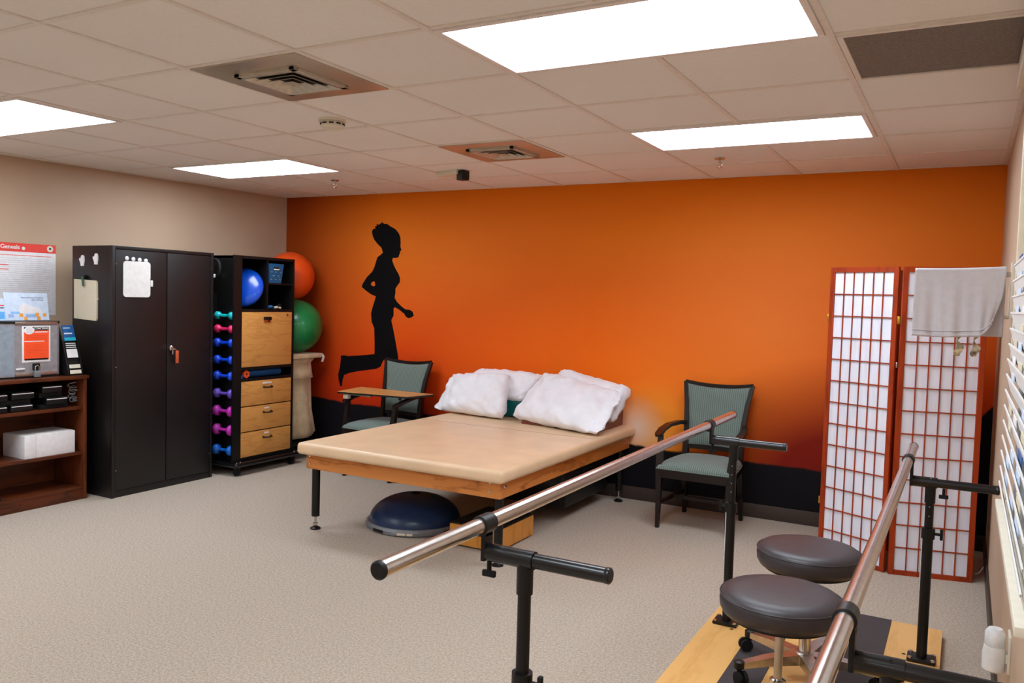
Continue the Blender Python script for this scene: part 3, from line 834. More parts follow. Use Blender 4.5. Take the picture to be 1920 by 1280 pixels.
def mitten(x, z, label):
    pts = []
    prof = [(-.018, -.03), (-.018, -.045), (.018, -.045), (.018, -.03), (.024, -.01), (.026, .015), (.022, .036), (.010, .048), (-.006, .046), (-.014, .034), (-.017, .012), (-.030, .022), (-.038, .018), (-.036, .004), (-.022, -.016)]
    o = MB().prism([(x + a * .85, z + b * .85) for a, b in prof], 2.0002, 1.991, 'xz').build('mitten_magnet', 'paperwhite')
    tag(o, label, 'magnet')
mitten(-2.775, 1.71, 'white mitten shaped magnet on the cabinet side, the one nearer the wall')
mitten(-2.618, 1.722, 'white mitten shaped magnet on the cabinet side, the one nearer the doors')
t = thing('file_folder', 'cream manila folder clipped to the side of the black cabinet', 'folder', (-2.72, 1.995, 1.42))
m = MB().prism([(-2.862, 1.575), (-2.615, 1.567), (-2.600, 1.555), (-2.598, 1.44), (-2.593, 1.435), (-2.593, 1.43), (-2.60, 1.425), (-2.602, 1.29), (-2.61, 1.277), (-2.862, 1.288)], 2.0002, 1.988, 'xz')
m.build('folder_cover', 'manila', t, smooth=False)
MB().box(-2.81, -2.67, 1.9868, 1.988, 1.490, 1.493).build('pencil_line', 'greyline', t); world_parts(t)
t = thing('magnet_clip', 'dark green clip on a black magnet holding the manila folder', 'clip', (-2.735, 1.985, 1.575))
MB().box(-.012, .012, -.006, .012, .0, .03, .003).build('magnet', 'black', t)
MB().sweepbox([(-.008, -.012, .02), (0, -.014, -.01), (.006, -.013, -.05)], .018, .006).build('jaw', 'greenclip', t)

# ------------------------------------------------------------------ storage tower on wheels
FX, Y0, Y1, Z0, Z1 = -2.32, 3.065, 3.685, .115, 1.812
t = thing('storage_tower', 'black wheeled storage tower with oak fronts and open cubbies', 'shelf unit', (-2.55, 3.37, 0))
m = MB(); bx0 = -2.80
m.box(bx0, FX, Y0, Y0 + .022, Z0, Z1).box(bx0, FX, Y1 - .022, Y1, Z0, Z1).box(bx0, FX, Y0, Y1, Z1 - .022, Z1)
m.box(bx0, bx0 + .015, Y0, Y1, Z0, Z1)
for z in (Z0, .775, .868, 1.352): m.box(bx0, FX, Y0 + .022, Y1 - .022, z, z + .02)
m.box(bx0, FX - .005, 3.362, 3.380, 1.372, Z1 - .022)
m.box(bx0, FX - .005, 3.380, Y1 - .022, 1.583, 1.597)
m.build('carcass', 'black', t, smooth=False)
dr = MB().box(FX - .018, FX - .001, 3.090, 3.660, .892, 1.349, .002).build('flap_door', 'oak', t)
def pull(x, y, z, par, w=.055):
    m = MB().tube([(x, y - w / 2, z), (x + .022, y - w / 2 + .004, z - .003), (x + .026, y, z - .004), (x + .022, y + w / 2 - .004, z - .003), (x, y + w / 2, z)], .006, 8)
    m.sphere((x + .004, y - w / 2, z), .010, u=12, v=8).sphere((x + .004, y + w / 2, z), .010, u=12, v=8)
    m.build('handle', 'blackgloss', par)
MB().box(FX - .002, FX + .004, 3.325, 3.40, 1.262, 1.306, .003).build('pull_plate', 'chrome', dr)
MB().box(FX + .002, FX + .020, 3.322, 3.403, 1.280, 1.31, .006, 3).build('handle', 'blackgloss', dr)
MB().lathe([(.010, 0), (.010, .006), (.005, .007)], (FX, 3.60, 1.325), 14, Matrix.Rotation(PI / 2, 4, 'Y')).build('lock', 'chrome', dr)
for z0, z1 in ((.566, .772), (.352, .557), (.139, .343)):
    d = MB().box(FX - .018, FX - .001, 3.090, 3.660, z0, z1, .002).build('drawer', 'oak', t)
    zc = z1 - .058
    pull(FX, 3.38, zc, d, .085)
    w = .10 if z0 > .5 else .05
    MB().box(FX - .001, FX + .0012, 3.375 - w / 2, 3.375 + w / 2, zc + .026, zc + .040).build('drawer_label', 'paperwhite', d)
m = MB().box(-2.86, FX + .06, 2.985, 3.75, .072, .112, .02, 3).build('wheeled_base', 'blackgloss', t)
for x, y in ((-2.31, 3.04), (-2.31, 3.66), (-2.80, 3.04), (-2.80, 3.66)):
    c = MB().cyl((x, y - .014, .032), (x, y + .014, .032), .032, seg=24).build('caster', 'rubber', t)
    MB().box(x - .018, x + .018, y - .022, y + .022, .052, .074, .004).build('caster_fork', 'black', c)
m = MB()
for x, y in ((-2.29, 3.02), (-2.29, 3.06), (-2.33, 3.01), (-2.29, 3.68), (-2.29, 3.72)): m.lathe([(.008, .112), (.007, .116), (.002, .117)], (x, y, 0), 10)
m.build('screw', 'chrome', t)
# weight rack on the near side
DBZ = [1.315, 1.206, 1.092, .952, .820, .675, .530, .375, .207]
m = MB()
m.box(-2.325, -2.31, 2.99, Y0 + .001, Z0, Z1, 0).box(-2.60, -2.585, 3.02, Y0 + .001, Z0, 1.5, 0)
for z in DBZ:
    for x in (-2.47, -2.38): m.sweepbox([(x, Y0 + .001, z - .014), (x, 3.0, z - .016), (x, 2.985, z - .004)], .012, .006)
m.build('weight_rack', 'black', t, smooth=False)
world_parts(t)
cols = [('teal', (0, 168, 176)), ('pink', (216, 30, 92)), ('blue', (0, 60, 200)), ('blue', (0, 62, 204)), ('blue', (10, 66, 206)), ('violet', (98, 70, 176)), ('magenta', (176, 36, 160)), ('magenta', (180, 40, 160)), ('azure blue', (0, 92, 190))]
labs = ['teal dumbbell at the top of the rack', 'pink dumbbell just below the teal one', 'blue dumbbell just below the pink one', 'blue dumbbell in the middle of the three blue ones', 'blue dumbbell just above the violet one',
        'violet dumbbell between the blue and magenta ones', 'magenta dumbbell just below the violet one', 'magenta dumbbell just above the bottom azure one', 'azure blue dumbbell at the bottom of the rack']
for i, z in enumerate(DBZ):
    mt = plain('dumbbell_' + cols[i][0].replace(' ', '_'), cols[i][1], .35, 0., .05)
    r = [.032, .034, .037, .037, .038, .039, .044, .045, .043][i]; L = .097
    prof = [(.004, -L), (r * .75, -L + .001), (r, -L + .012), (r, -L + .032), (r * .72, -L + .046), (.0135, -L + .056), (.0125, 0), (.0135, L - .056), (r * .72, L - .046), (r, L - .032), (r, L - .012), (r * .75, L - .001), (.004, L)]
    o = MB().lathe(prof, (0, 0, 0), 28, Matrix.Rotation(PI / 2, 4, 'Y')).build('dumbbell', mt, None, angle=50, loc=(-2.425, 3.006, z + .003))
    o.rotation_euler = (0, 0, .08)
    tag(o, labs[i] + ', tower side', 'dumbbell', 'coloured dumbbells racked on the side of the storage tower')
# straps hung at the top of that side
o = MB().tube([(-2.56 + .055 * math.cos(a), 3.02, 1.70 + .075 * math.sin(a)) for a in [k * 2 * PI / 24 - 1.2 for k in range(22)]], .014, 10).build('ankle_strap', 'rubber')
tag(o, 'black padded strap loop hanging at the top of the tower side', 'strap')
o = MB().box(-2.605, -2.565, 3.0, 3.03, 1.625, 1.655, .004).build('strap_tag', 'paperwhite'); tag(o, 'small white tag on the strap hanging at the tower side', 'tag')
o = MB().sweepbox([(-2.592, 3.015, 1.5), (-2.588, 3.012, 1.3), (-2.58, 3.015, 1.08)], .014, .004).build('webbing_strap', 'greyline'); tag(o, 'long light grey webbing strap hanging behind the dumbbells', 'strap')

# tower contents
t = thing('balance_cushion', 'round blue inflatable cushion standing in the left cubby', 'cushion', (-2.44, 3.215, 1.565))
prof = [(.003, -.055)] + [(.172 * math.sin(a) ** .75 if a > 0 else .003, -.055 * math.cos(a)) for a in [k * PI / 16 for k in range(1, 16)]] + [(.003, .055)]
MB().lathe(prof, (0, 0, 0), 56, Matrix.Rotation(math.radians(33), 4, 'Z') @ Matrix.Rotation(math.radians(72), 4, 'X')).build('cushion_body', 'bluedisc', t, angle=80)
t.location = (-2.465, 3.228, 1.552)
t = thing('storage_basket', 'blue patterned fabric basket in the top right cubby', 'basket', (-2.42, 3.47, 1.597))
m = MB(); A = [(-.10, -.068), (.085, -.068), (.085, .068), (-.10, .068)]; B = [(-.12, -.087), (.098, -.087), (.098, .087), (-.12, .087)]
va = [m.bm.verts.new((x, y, .001)) for x, y in A]; vb = [m.bm.verts.new((x, y, .165)) for x, y in B]
vc = [m.bm.verts.new((x * .96, y * .96, .165)) for x, y in B]; vd = [m.bm.verts.new((x * .95, y * .95, .006)) for x, y in A]
m.bm.faces.new(list(reversed(va))); m.bm.faces.new(vd)
for k in range(4):
    j = (k + 1) % 4
    m.bm.faces.new((va[k], va[j], vb[j], vb[k])); m.bm.faces.new((vb[k], vb[j], vc[j], vc[k])); m.bm.faces.new((vc[k], vc[j], vd[j], vd[k]))
m.build('basket_body', 'bluebasket', t, smooth=False)
MB().box(.092, .101, -.03, .03, .115, .137, .006, 3).build('hand_hole', 'black', t)
MB().box(.096, .103, -.03, .03, .112, .122, .003).build('hand_hole_rim', 'paperwhite', t)
m = MB()
for r_i in range(3):
    for c in range(3 if r_i % 2 == 0 else 2):
        yy = -.05 + c * .05 + (0 if r_i % 2 == 0 else .025); zz = .03 + r_i * .032
        xx = .085 + (.098 - .085) * zz / .165 + .001
        m.box(xx, xx + .0015, yy - .008, yy + .008, zz, zz + .003)
m.build('dash_pattern', 'greyline', t)
o = MB().tube([(-2.40 + .05 * math.cos(a) * 1.2, 3.50 + .07 * math.sin(a), 1.392 + .018 * math.sin(2 * a)) for a in [k * 2 * PI / 20 for k in range(19)]], .013, 8).build('resistance_band', 'rubber'); tag(o, 'coiled black band in the lower right cubby', 'exercise band')
o = MB().tube([(-2.36, 3.41, 1.39), (-2.34, 3.43, 1.395), (-2.35, 3.46, 1.388)], .014, 8).build('blue_strap', 'rollblue'); tag(o, 'bit of blue strap in the lower right cubby', 'strap')
o = MB().tube([(-2.345, 3.47, 1.385), (-2.338, 3.50, 1.392), (-2.34, 3.54, 1.384)], .010, 8).build('tan_strap', 'manila'); tag(o, 'bit of tan strap in the lower right cubby', 'strap')
t = thing('foam_roller', 'blue exercise roll with orange end lying in the slot above the drawers', 'foam roller', (-2.36, 3.35, .836))
MB().cyl((-2.385, 3.19, .832), (-2.385, 3.57, .832), .033, seg=28).build('roll', 'rollblue', t)
MB().lathe([(.035, 0), (.035, .02), (.012, .021)], (-2.35, 3.155, .832), 6, Matrix.Rotation(PI / 2, 4, 'Y')).build('end_disc', 'rollorange', t)
MB().lathe([(.008, .021), (.008, .023)], (-2.35, 3.155, .832), 14, Matrix.Rotation(PI / 2, 4, 'Y')).build('core_hole', 'dark', t)
world_parts(t)
o = MB().cyl((-2.44, 3.118, .813), (-2.34, 3.118, .813), .016, seg=20).build('blue_roll', 'rollblue'); tag(o, 'small rolled blue band left of the orange disc', 'exercise band')
o = MB().lathe([(.014, 0), (.014, .06), (.009, .06), (.009, .004)], (-2.40, 3.100, .810), 20, Matrix.Rotation(PI / 2, 4, 'Y')).build('lime_roll', 'yellowgreen')
o.location.x = -.0; tag(o, 'tiny rolled lime band at the left end of the slot', 'exercise band')

# balls and hamper ------------------------------------------------------
o = MB().sphere((0, 0, 0), .222, u=48, v=32).build('exercise_ball', 'orangeball', None, angle=180, loc=(-2.61, 3.93, 1.672)); tag(o, 'orange exercise ball on top in the corner behind the storage tower', 'exercise ball', 'exercise balls piled in the corner')
o = MB().sphere((0, 0, 0), .245, u=48, v=32).build('exercise_ball', 'green', None, angle=180, loc=(-2.535, 3.93, 1.212)); tag(o, 'green exercise ball sitting on the beige hamper', 'exercise ball', 'exercise balls piled in the corner')
t = thing('laundry_hamper', 'beige canvas laundry hamper on a black frame under the green ball', 'hamper', (-2.57, 3.91, 0))
m = MB().box(-2.78, -2.355, 3.715, 4.105, .925, .966, .008).build('top_rim', 'beigecloth', t)
MB().sweepbox([(-2.348, 4.09, .955), (-2.340, 4.10, .93), (-2.352, 4.095, .885)], .008, .02).build('bag_clip', 'white', t)
m = MB(); n = 40; rings = []
for z, hx, hy, sh in [(.925, .20, .18, 0), (.88, .175, .14, 0), (.80, .185, .145, 0), (.742, .195, .155, 0), (.735, .178, .14, 0), (.6, .178, .14, 0), (.45, .185, .145, 0), (.33, .20, .165, .0), (.24, .21, .18, .0), (.19, .18, .15, .0), (.175, .12, .1, 0)]:
    R = []
    for k in range(n):
        a = 2 * PI * k / n; ca, sa = math.cos(a), math.sin(a)
        rr = 1 + .05 * math.sin(k * 2 * PI / n * 9 + z * 3) * (1 if z < .73 else .4)
        sx = (abs(ca) ** .6) * (1 if ca > 0 else -1); sy = (abs(sa) ** .6) * (1 if sa > 0 else -1)
        R.append(m.bm.verts.new((-2.57 + sh + hx * sx * rr, 3.905 + hy * sy * rr, z)))
    rings.append(R)
for A, B in zip(rings, rings[1:]):
    for i in range(n): m.bm.faces.new((A[i], A[(i + 1) % n], B[(i + 1) % n], B[i]))
m.bm.faces.new(rings[0]); m.bm.faces.new(list(reversed(rings[-1])))
m.build('canvas_bag', 'beigecloth', t, angle=180)
m = MB().box(-2.77, -2.37, 3.73, 4.09, .13, .165, .008)
for x in (-2.68, -2.46):
    for y in (3.82, 4.0): m.cyl((x, y, .16), (x, y, .925), .010, seg=12)
m.build('hamper_frame', 'black', t)
for x in (-2.73, -2.41):
    for y in (3.77, 4.05):
        MB().cyl((x - .012, y, .04), (x + .012, y, .04), .04, seg=20).box(x - .018, x + .018, y - .015, y + .015, .08, .131, .004).build('caster', 'black', t)
world_parts(t)

# ------------------------------------------------------------------ bookshelf on the left
t = thing('bookshelf', 'low dark mahogany bookshelf left of the black cabinet', 'bookshelf', (-2.77, 1.42, 0))
BX0, BX1, BY0, BY1 = -2.96, -2.60, .93, 1.915
def yb(y): return y
MB().box(BX0, BX1 + .012, BY0 - .012, BY1 + .012, .866, .892, .006, 2).build('top_board', 'mahog', t)
for y0 in (BY0, BY1 - .024): MB().box(BX0, BX1, y0, y0 + .024, 0, .866, .002).build('side_panel', 'mahogv', t)
MB().box(BX0, BX0 + .008, BY0 + .024, BY1 - .024, .05, .866).build('back_panel', 'mahog', t)
for z in (.648, .322, .072): MB().box(BX0 + .008, BX1 - (.012 if z > .1 else .002), BY0 + .024, BY1 - .024, z, z + .022, .002).build('shelf', 'mahog', t)
MB().box(BX1 - .02, BX1 - .004, BY0 + .024, BY1 - .024, 0, .072, .001).build('kick_board', 'mahog', t)
world_parts(t)
# white cartons on the middle shelf
for y0, y1, lab in ((1.485, 1.565, 'narrow white carton at the left end of the pair on the bookshelf'), (1.567, 1.843, 'wide white carton right of the narrow one on the bookshelf')):
    t = thing('white_carton', lab, 'box', (-2.75, (y0 + y1) / 2, .345), group='white cartons on the middle shelf')
    MB().box(-2.88, -2.628, y0, y1, .3445, .500, .002).build('carton_body', 'paperwhite', t)
    MB().box(-2.87, -2.64, y0 + .004, y1 - .004, .5002, .503, .001).build('carton_lid', 'white', t); world_parts(t)
# black cases on the upper shelf
def case(y0, y1, z, x1, label):
    t = thing('equipment_case', label, 'case', ((x1 - .14), (y0 + y1) / 2, z), group='flat black equipment cases on the upper shelf')
    MB().box(x1 - .26, x1, y0, y1, z, z + .040, .006, 2).build('case_body', 'black', t)
    MB().box(x1 - .003, x1 + .002, y0 + .006, y1 - .006, z + .035, z + .040).build('bright_edge', 'paperwhite', t)
    MB().box(x1 - .25, x1 - .006, y0 + .006, y1 - .006, z + .040, z + .048, .003).build('case_lid', 'rubber', t); world_parts(t)
case(1.255, 1.375, .671, -2.63, 'lower flat black case of the stack at the left edge of the photo')
case(1.255, 1.378, .752, -2.63, 'upper flat black case of the stack at the left edge of the photo')
case(1.395, 1.545, .671, -2.63, 'lower flat black case of the second stack from the left')
case(1.400, 1.555, .755, -2.63, 'upper flat black case of the second stack from the left')
case(1.63, 1.785, .700, -2.62, 'lower flat black case of the right stack, beside the cables')
case(1.60, 1.745, .785, -2.62, 'topmost flat black case of the right stack, just under the top board')
o = MB().box(-2.86, -2.65, 1.27, 1.54, .7195, .7515, .004).build('black_binder', 'rubber'); tag(o, 'black binder between the stacked cases on the left', 'binder')
o = MB().box(-2.86, -2.64, 1.60, 1.80, .671, .6995, .004).build('black_binder', 'rubber'); tag(o, 'black binder at the bottom of the right stack of cases', 'binder')
o = MB().box(-2.86, -2.65, 1.60, 1.76, .7485, .7845, .004).build('black_binder', 'rubber'); tag(o, 'black binder between the two cases of the right stack', 'binder')
pts = []
for k in range(60):
    a = k * .55; pts.append((-2.66 + .012 * math.sin(k * .9), 1.845 + .028 * math.sin(a) , .70 + k * .0022 + .012 * math.cos(a)))
o = MB().tube(pts, .0035, 6).build('coiled_cable', 'grey'); tag(o, 'tangle of grey cables beside the black cases', 'cable')
o = MB().box(-2.72, -2.625, 1.20, 1.33, .0945, .118, .004).build('power_strip', 'black'); tag(o, 'black ribbed power strip on the bottom shelf at the left edge', 'power strip')
o = MB().box(-2.8, -2.7, 1.18, 1.30, .0945, .19, .004).build('white_package', 'paperwhite'); tag(o, 'white package on the bottom shelf at the left edge', 'package')

# display case with sign
t = thing('lock_box', 'grey metal lock box with padlock and orange sign on the bookshelf', 'lock box', (-2.78, 1.5, .892))
def P(x, y): return (x, y)
poly = [(-2.66, 1.44), (-2.66, 1.735), (-2.672, 1.755), (-2.93, 1.765), (-2.93, 1.12), (-2.74, 1.16)]
MB().prism(poly, .905, 1.262).build('case_body', 'silver', t, smooth=False)
MB().prism([(x + (.006 if x > -2.7 else 0), y) for x, y in poly], 1.262, 1.277).build('top_trim', 'black', t, smooth=False)
MB().prism(poly, .892, .905).build('bottom_trim', 'black', t, smooth=False)
MB().prism([(-2.7385, 1.162), (-2.6595, 1.436), (-2.662, 1.436), (-2.742, 1.162)], .915, 1.25).build('side_facet', 'greyblue', t, smooth=False)
MB().box(-2.661, -2.652, 1.44, 1.733, 1.256, 1.274, .002).box(-2.661, -2.652, 1.44, 1.733, .908, .928, .002).build('edge_rail', 'alu', t)
MB().box(-2.661, -2.650, 1.445, 1.505, .95, .962, .004).build('handle', 'white', t)
s = MB().box(-2.661, -2.6575, 1.488, 1.683, .998, 1.245, .001).build('sign_card', 'paperwhite', t)
MB().box(-2.658, -2.6568, 1.500, 1.672, 1.018, 1.215).build('orange_field', 'orangesign', s, smooth=False)
MB().box(-2.658, -2.6568, 1.500, 1.672, 1.214, 1.238).box(-2.658, -2.6566, 1.504, 1.668, 1.012, 1.024).build('black_band', 'black', s, smooth=False)
text('CONCERNS', .019, 'paperwhite', s, facing_x(-2.6562, 1.618, 1.227), 'sign_heading', .0004)
m = MB().lathe([(.036, 0), (.036, .0008)], (-2.6566, 1.535, 1.215), 28, Matrix.Rotation(PI / 2, 4, 'Y') @ Matrix.Diagonal((.72, 1, 1, 1))); m.build('oval_badge', 'paperwhite', s)
m = MB()
for k in range(4): m.box(-2.6558, -2.6552, 1.516, 1.554, 1.202 + k * .008, 1.2035 + k * .008)
m.build('badge_lines', 'greyline', s, smooth=False)
m = MB().box(-2.6566, -2.6562, 1.575, 1.665, 1.200, 1.206).box(-2.6566, -2.6562, 1.502, 1.640, 1.138, 1.143); m.build('white_heading_line', 'paperwhite', s, smooth=False)
m = MB()
for k in range(9): m.box(-2.6566, -2.6562, 1.512, 1.655 - (k % 3) * .012, 1.045 + k * .010 + (.02 if k > 7 else 0), 1.0465 + k * .010 + (.02 if k > 7 else 0))
for k in range(3): m.box(-2.6566, -2.6562, 1.512, 1.652, 1.155 + k * .011, 1.1575 + k * .011)
m.build('fine_print', plain('dark_orange_print', (214, 60, 24), .5), s, smooth=False)
l = MB().box(-2.655, -2.630, 1.562, 1.600, .896, .938, .005, 3).build('padlock', 'grey', t)
MB().tube([(-2.642, 1.568, .935), (-2.642, 1.568, .965), (-2.642, 1.575, .975), (-2.642, 1.587, .975), (-2.642, 1.594, .965), (-2.642, 1.594, .935)], .004, 8).build('shackle', 'chrome', l)
MB().box(-2.6605, -2.646, 1.558, 1.604, .945, .99, .003).build('hasp', 'black', t)
world_parts(t)

# brochure stand
t = thing('brochure_stand', 'black tiered brochure stand between the lock box and cabinet', 'brochure stand', (-2.72, 1.83, .892))
MB().prism([(-2.84, .892), (-2.60, .892), (-2.60, .905), (-2.70, 1.235), (-2.74, 1.245), (-2.84, 1.1)], 1.785, 1.885, 'xz')
m = MB().prism([(-2.84, .893), (-2.612, .893), (-2.614, .93), (-2.675, 1.13), (-2.72, 1.235), (-2.84, 1.12)], 1.780, 1.790, 'xz').prism([(-2.84, .893), (-2.612, .893), (-2.614, .93), (-2.675, 1.13), (-2.72, 1.235), (-2.84, 1.12)], 1.885, 1.895, 'xz')
m.box(-2.84, -2.612, 1.79, 1.885, .893, .90); m.prism([(-2.625, .90), (-2.63, .93), (-2.69, 1.13), (-2.74, 1.13), (-2.70, .90)], 1.79, 1.885, 'xz')
m.build('stand_frame', 'black', t, smooth=False)
def slab(x, z, hgt, lean, y0, y1, mat, name, th=.002):
    Mx = Matrix.Translation((x, 0, z)) @ Matrix.Rotation(-lean, 4, 'Y')
    b = MB().box(-th, 0, y0, y1, 0, hgt)
    bmesh.ops.transform(b.bm, matrix=Mx, verts=b.bm.verts)
    return b.build(name, mat, t, smooth=False)
slab(-2.672, 1.135, .115, .32, 1.795, 1.880, 'bluebook', 'blue_brochure', .006)
slab(-2.6705, 1.137, .022, .32, 1.796, 1.879, 'cyanbook', 'cyan_band', .001)
slab(-2.6855, 1.182, .010, .32, 1.800, 1.860, 'palecard', 'brochure_heading', .001)
slab(-2.697, 1.222, .006, .32, 1.800, 1.850, 'palecard', 'brochure_heading', .001)
for k in range(3): slab(-2.660 - .004 * k, 1.087 + .014 * k, .005, .30, 1.80, 1.873, 'paperwhite', 'card_edge', .002)
slab(-2.638, 1.018, .062, .30, 1.797, 1.876, 'paperwhite', 'appointment_card')
slab(-2.616, .945, .026, .25, 1.797, 1.878, 'offwhite', 'business_card')
slab(-2.608, .906, .026, .2, 1.797, 1.880, 'offwhite', 'business_card')
world_parts(t)

# leaning pamphlet on the lock box
t = thing('display_booklet', 'pale blue booklet with printed title standing on the grey lock box', 'booklet', (-2.80, 1.62, 1.278))
Mx = Matrix.Translation((-2.80, 0, 1.278)) @ Matrix.Rotation(-.16, 4, 'Y')
def leaf(x0, x1, y0, y1, z0, z1, mat, name, par):
    b = MB().box(x0, x1, y0, y1, z0, z1); bmesh.ops.transform(b.bm, matrix=Mx, verts=b.bm.verts); return b.build(name, mat, par, smooth=False)
bk = leaf(-.006, 0, 1.462, 1.765, 0, .192, 'palecard', 'cover', t)
for body, yy, zz in (('Home Exercise Program', 1.655, .158), ("User's Manual", 1.69, .142)):
    text(body, .0155, 'navyprint', bk, Mx @ facing_x(.0006, yy, zz), 'title_text')
b = MB().prism([(1.55, .05), (1.56, .095), (1.60, .125), (1.63, .10), (1.70, .085), (1.72, .05)], .0003, .0008, 'yz'); bmesh.ops.transform(b.bm, matrix=Mx, verts=b.bm.verts); b.build('cover_shape', 'paperwhite', bk, smooth=False)
leaf(.0002, .0009, 1.50, 1.56, .045, .06, plain('sky_print', (140, 190, 240), .5), 'cover_shape', bk)
for yy, zz, c in ((1.733, .030, 'orangetag'), (1.60, .006, 'orangetag'), (1.69, .008, 'orangetag'), (1.57, .03, 'manila'), (1.68, .034, 'manila')):
    leaf(.0003, .0010, yy - .012, yy + .012, zz - .006, zz + .018, plain('orange_icon', (250, 160, 60), .5), 'cover_icon', bk)
for yy in (1.62, 1.655, 1.50): leaf(.0003, .0009, yy - .018, yy + .018, .02, .042, plain('blue_icon', (150, 180, 225), .5), 'cover_icon', bk)
world_parts(t)
t = thing('display_booklet', 'small booklet with red and blue stripe at the left photo edge', 'booklet', (-2.79, 1.40, 1.278))
Mx = Matrix.Translation((-2.79, 0, 1.278)) @ Matrix.Rotation(-.16, 4, 'Y')
bk = leaf(-.006, 0, 1.30, 1.455, 0, .15, 'palecard', 'cover', t)
leaf(.0002, .0009, 1.32, 1.452, .098, .106, 'red', 'stripe', bk); leaf(.0002, .0009, 1.32, 1.45, .082, .090, 'navyprint', 'stripe', bk); leaf(.0002, .0009, 1.31, 1.452, .01, .06, plain('sky_print2', (90, 170, 235), .5), 'cover_shape', bk)
world_parts(t)

# wall poster -----------------------------------------------------------
t = thing('wall_poster', 'white wall poster with red Genesis header behind the lock box', 'poster', (xl(1.7), 1.7, 1.56))
rot = math.atan(.0703)
t.rotation_euler.z = -rot
px = .004
body = MB().box(0, px, -.42, .305, -.26, .200, .001).build('poster_sheet', 'paperwhite', t)
MB().box(px - .001, px + .001, -.42, .305, .200, .262).build('red_header', 'red', t, smooth=False)
text('Genesis', .042, 'paperwhite', t, facing_x(px + .0012, -.02, .232), 'header_text', .0008)
MB().lathe([(.012, 0), (.012, .001)], (px + .001, .072, .226), 14, Matrix.Rotation(PI / 2, 4, 'Y')).build('header_mark', 'paperwhite', t)
MB().lathe([(.023, 0), (.023, .001)], (px + .001, .262, .232), 24, Matrix.Rotation(PI / 2, 4, 'Y')).build('round_seal', 'offwhite', t)
MB().lathe([(.008, .001), (.008, .002)], (px + .001, .262, .234), 12, Matrix.Rotation(PI / 2, 4, 'Y')).build('seal_center', 'black', t)
m = MB()
rnd = random.Random(3)
for k in range(26):
    z = .150 - k * .0152
    m.box(px, px + .0006, -.09, .27 - rnd.random() * .05, z, z + .003)
m.build('printed_line', 'greyline', t, smooth=False)
m = MB().box(px, px + .0008, -.09, .27, .172, .176)
for k, z in enumerate((.10, .068)): m.box(px, px + .0008, -.10, -.03, z, z + .005)
m.build('red_line', 'red', t, smooth=False)

# ------------------------------------------------------------------ right wall things
t = thing('wall_towel_bar', 'white bracketed towel bar sticking out from the right wall', 'towel bar', (XR, 2.42, 1.66))
MB().box(XR - .015, XR, 2.36, 2.48, 1.50, 1.74, .004).build('wall_bracket', 'offwhite', t)
MB().cyl((2.68, 2.42, 1.685), (XR - .012, 2.42, 1.685), .011, seg=18).build('bar', 'chrome', t)
MB().cyl((2.70, 2.47, 1.50), (XR - .012, 2.47, 1.50), .008, seg=14).cyl((2.69, 2.47, 1.44), (2.70, 2.47, 1.50), .008, seg=10).build('lower_bar', 'chrome', t)
world_parts(t)
# towel: folded over the bar
m = MB(); nu, nv = 40, 60; x0, x1 = 2.672, 3.028; grid = {}
def towelpt(u, v, off):
    # v 0..1 front bottom -> over bar -> back bottom
    x = x0 + (x1 - x0) * u
    L = .285
    s = v * (2 * L + .06)
    fold = .010 * math.sin(u * 17 + 1.0) * 1 + .006 * math.sin(u * 41 + 2) + .008 * noise.noise(Vector((u * 4, v * 6, 0)))
    if s < L:
        k = 1 - s / L; z = 1.692 - (L - s); y = 2.405 - .022 * k - fold * k - off
        corner = max(0, u - .72) / .28
        z += .06 * corner ** 2 * k
        x -= .05 * corner * k ** 2
        z += -.004 * math.sin(u * 6) * k
    elif s < L + .06:
        a = (s - L) / .06 * PI; y = 2.42 - (.019 + off) * math.cos(a); z = 1.692 + (.019 + off) * math.sin(a) * .8
    else:
        k = (s - L - .06) / L; z = 1.692 - k * L * .98; y = 2.438 + .012 * k + fold * .5 * k + off
    z += .010 * (u ** 3) * (1 if s > L * .8 and s < L + .12 else 0)
    return (x, y, z)
for sd, off in ((0, .006), (1, 0.)):
    for i in range(nu + 1):
        for j in range(nv + 1):
            grid[sd, i, j] = m.bm.verts.new(towelpt(i / nu, j / nv, off))
for i in range(nu):
    for j in range(nv):
        m.bm.faces.new((grid[0, i, j], grid[0, i + 1, j], grid[0, i + 1, j + 1], grid[0, i, j + 1]))
        m.bm.faces.new((grid[1, i, j + 1], grid[1, i + 1, j + 1], grid[1, i + 1, j], grid[1, i, j]))
ring = [(i, 0) for i in range(nu)] + [(nu, j) for j in range(nv)] + [(i, nv) for i in range(nu, 0, -1)] + [(0, j) for j in range(nv, 0, -1)]
for a_, b_ in zip(ring, ring[1:] + ring[:1]): m.bm.faces.new((grid[1, a_[0], a_[1]], grid[1, b_[0], b_[1]], grid[0, b_[0], b_[1]], grid[0, a_[0], a_[1]]))
tw = m.build('towel', 'towel', None, angle=180); tag(tw, 'grey towel draped over the bar in front of the folding screen', 'towel')
pts = [towelpt(i / nu, .012, .010) for i in range(nu + 1)]
MB().tube(pts, .006, 8).tube([towelpt(i / nu, .045, .008) for i in range(nu + 1)], .004, 8).build('hem', 'towel', tw)
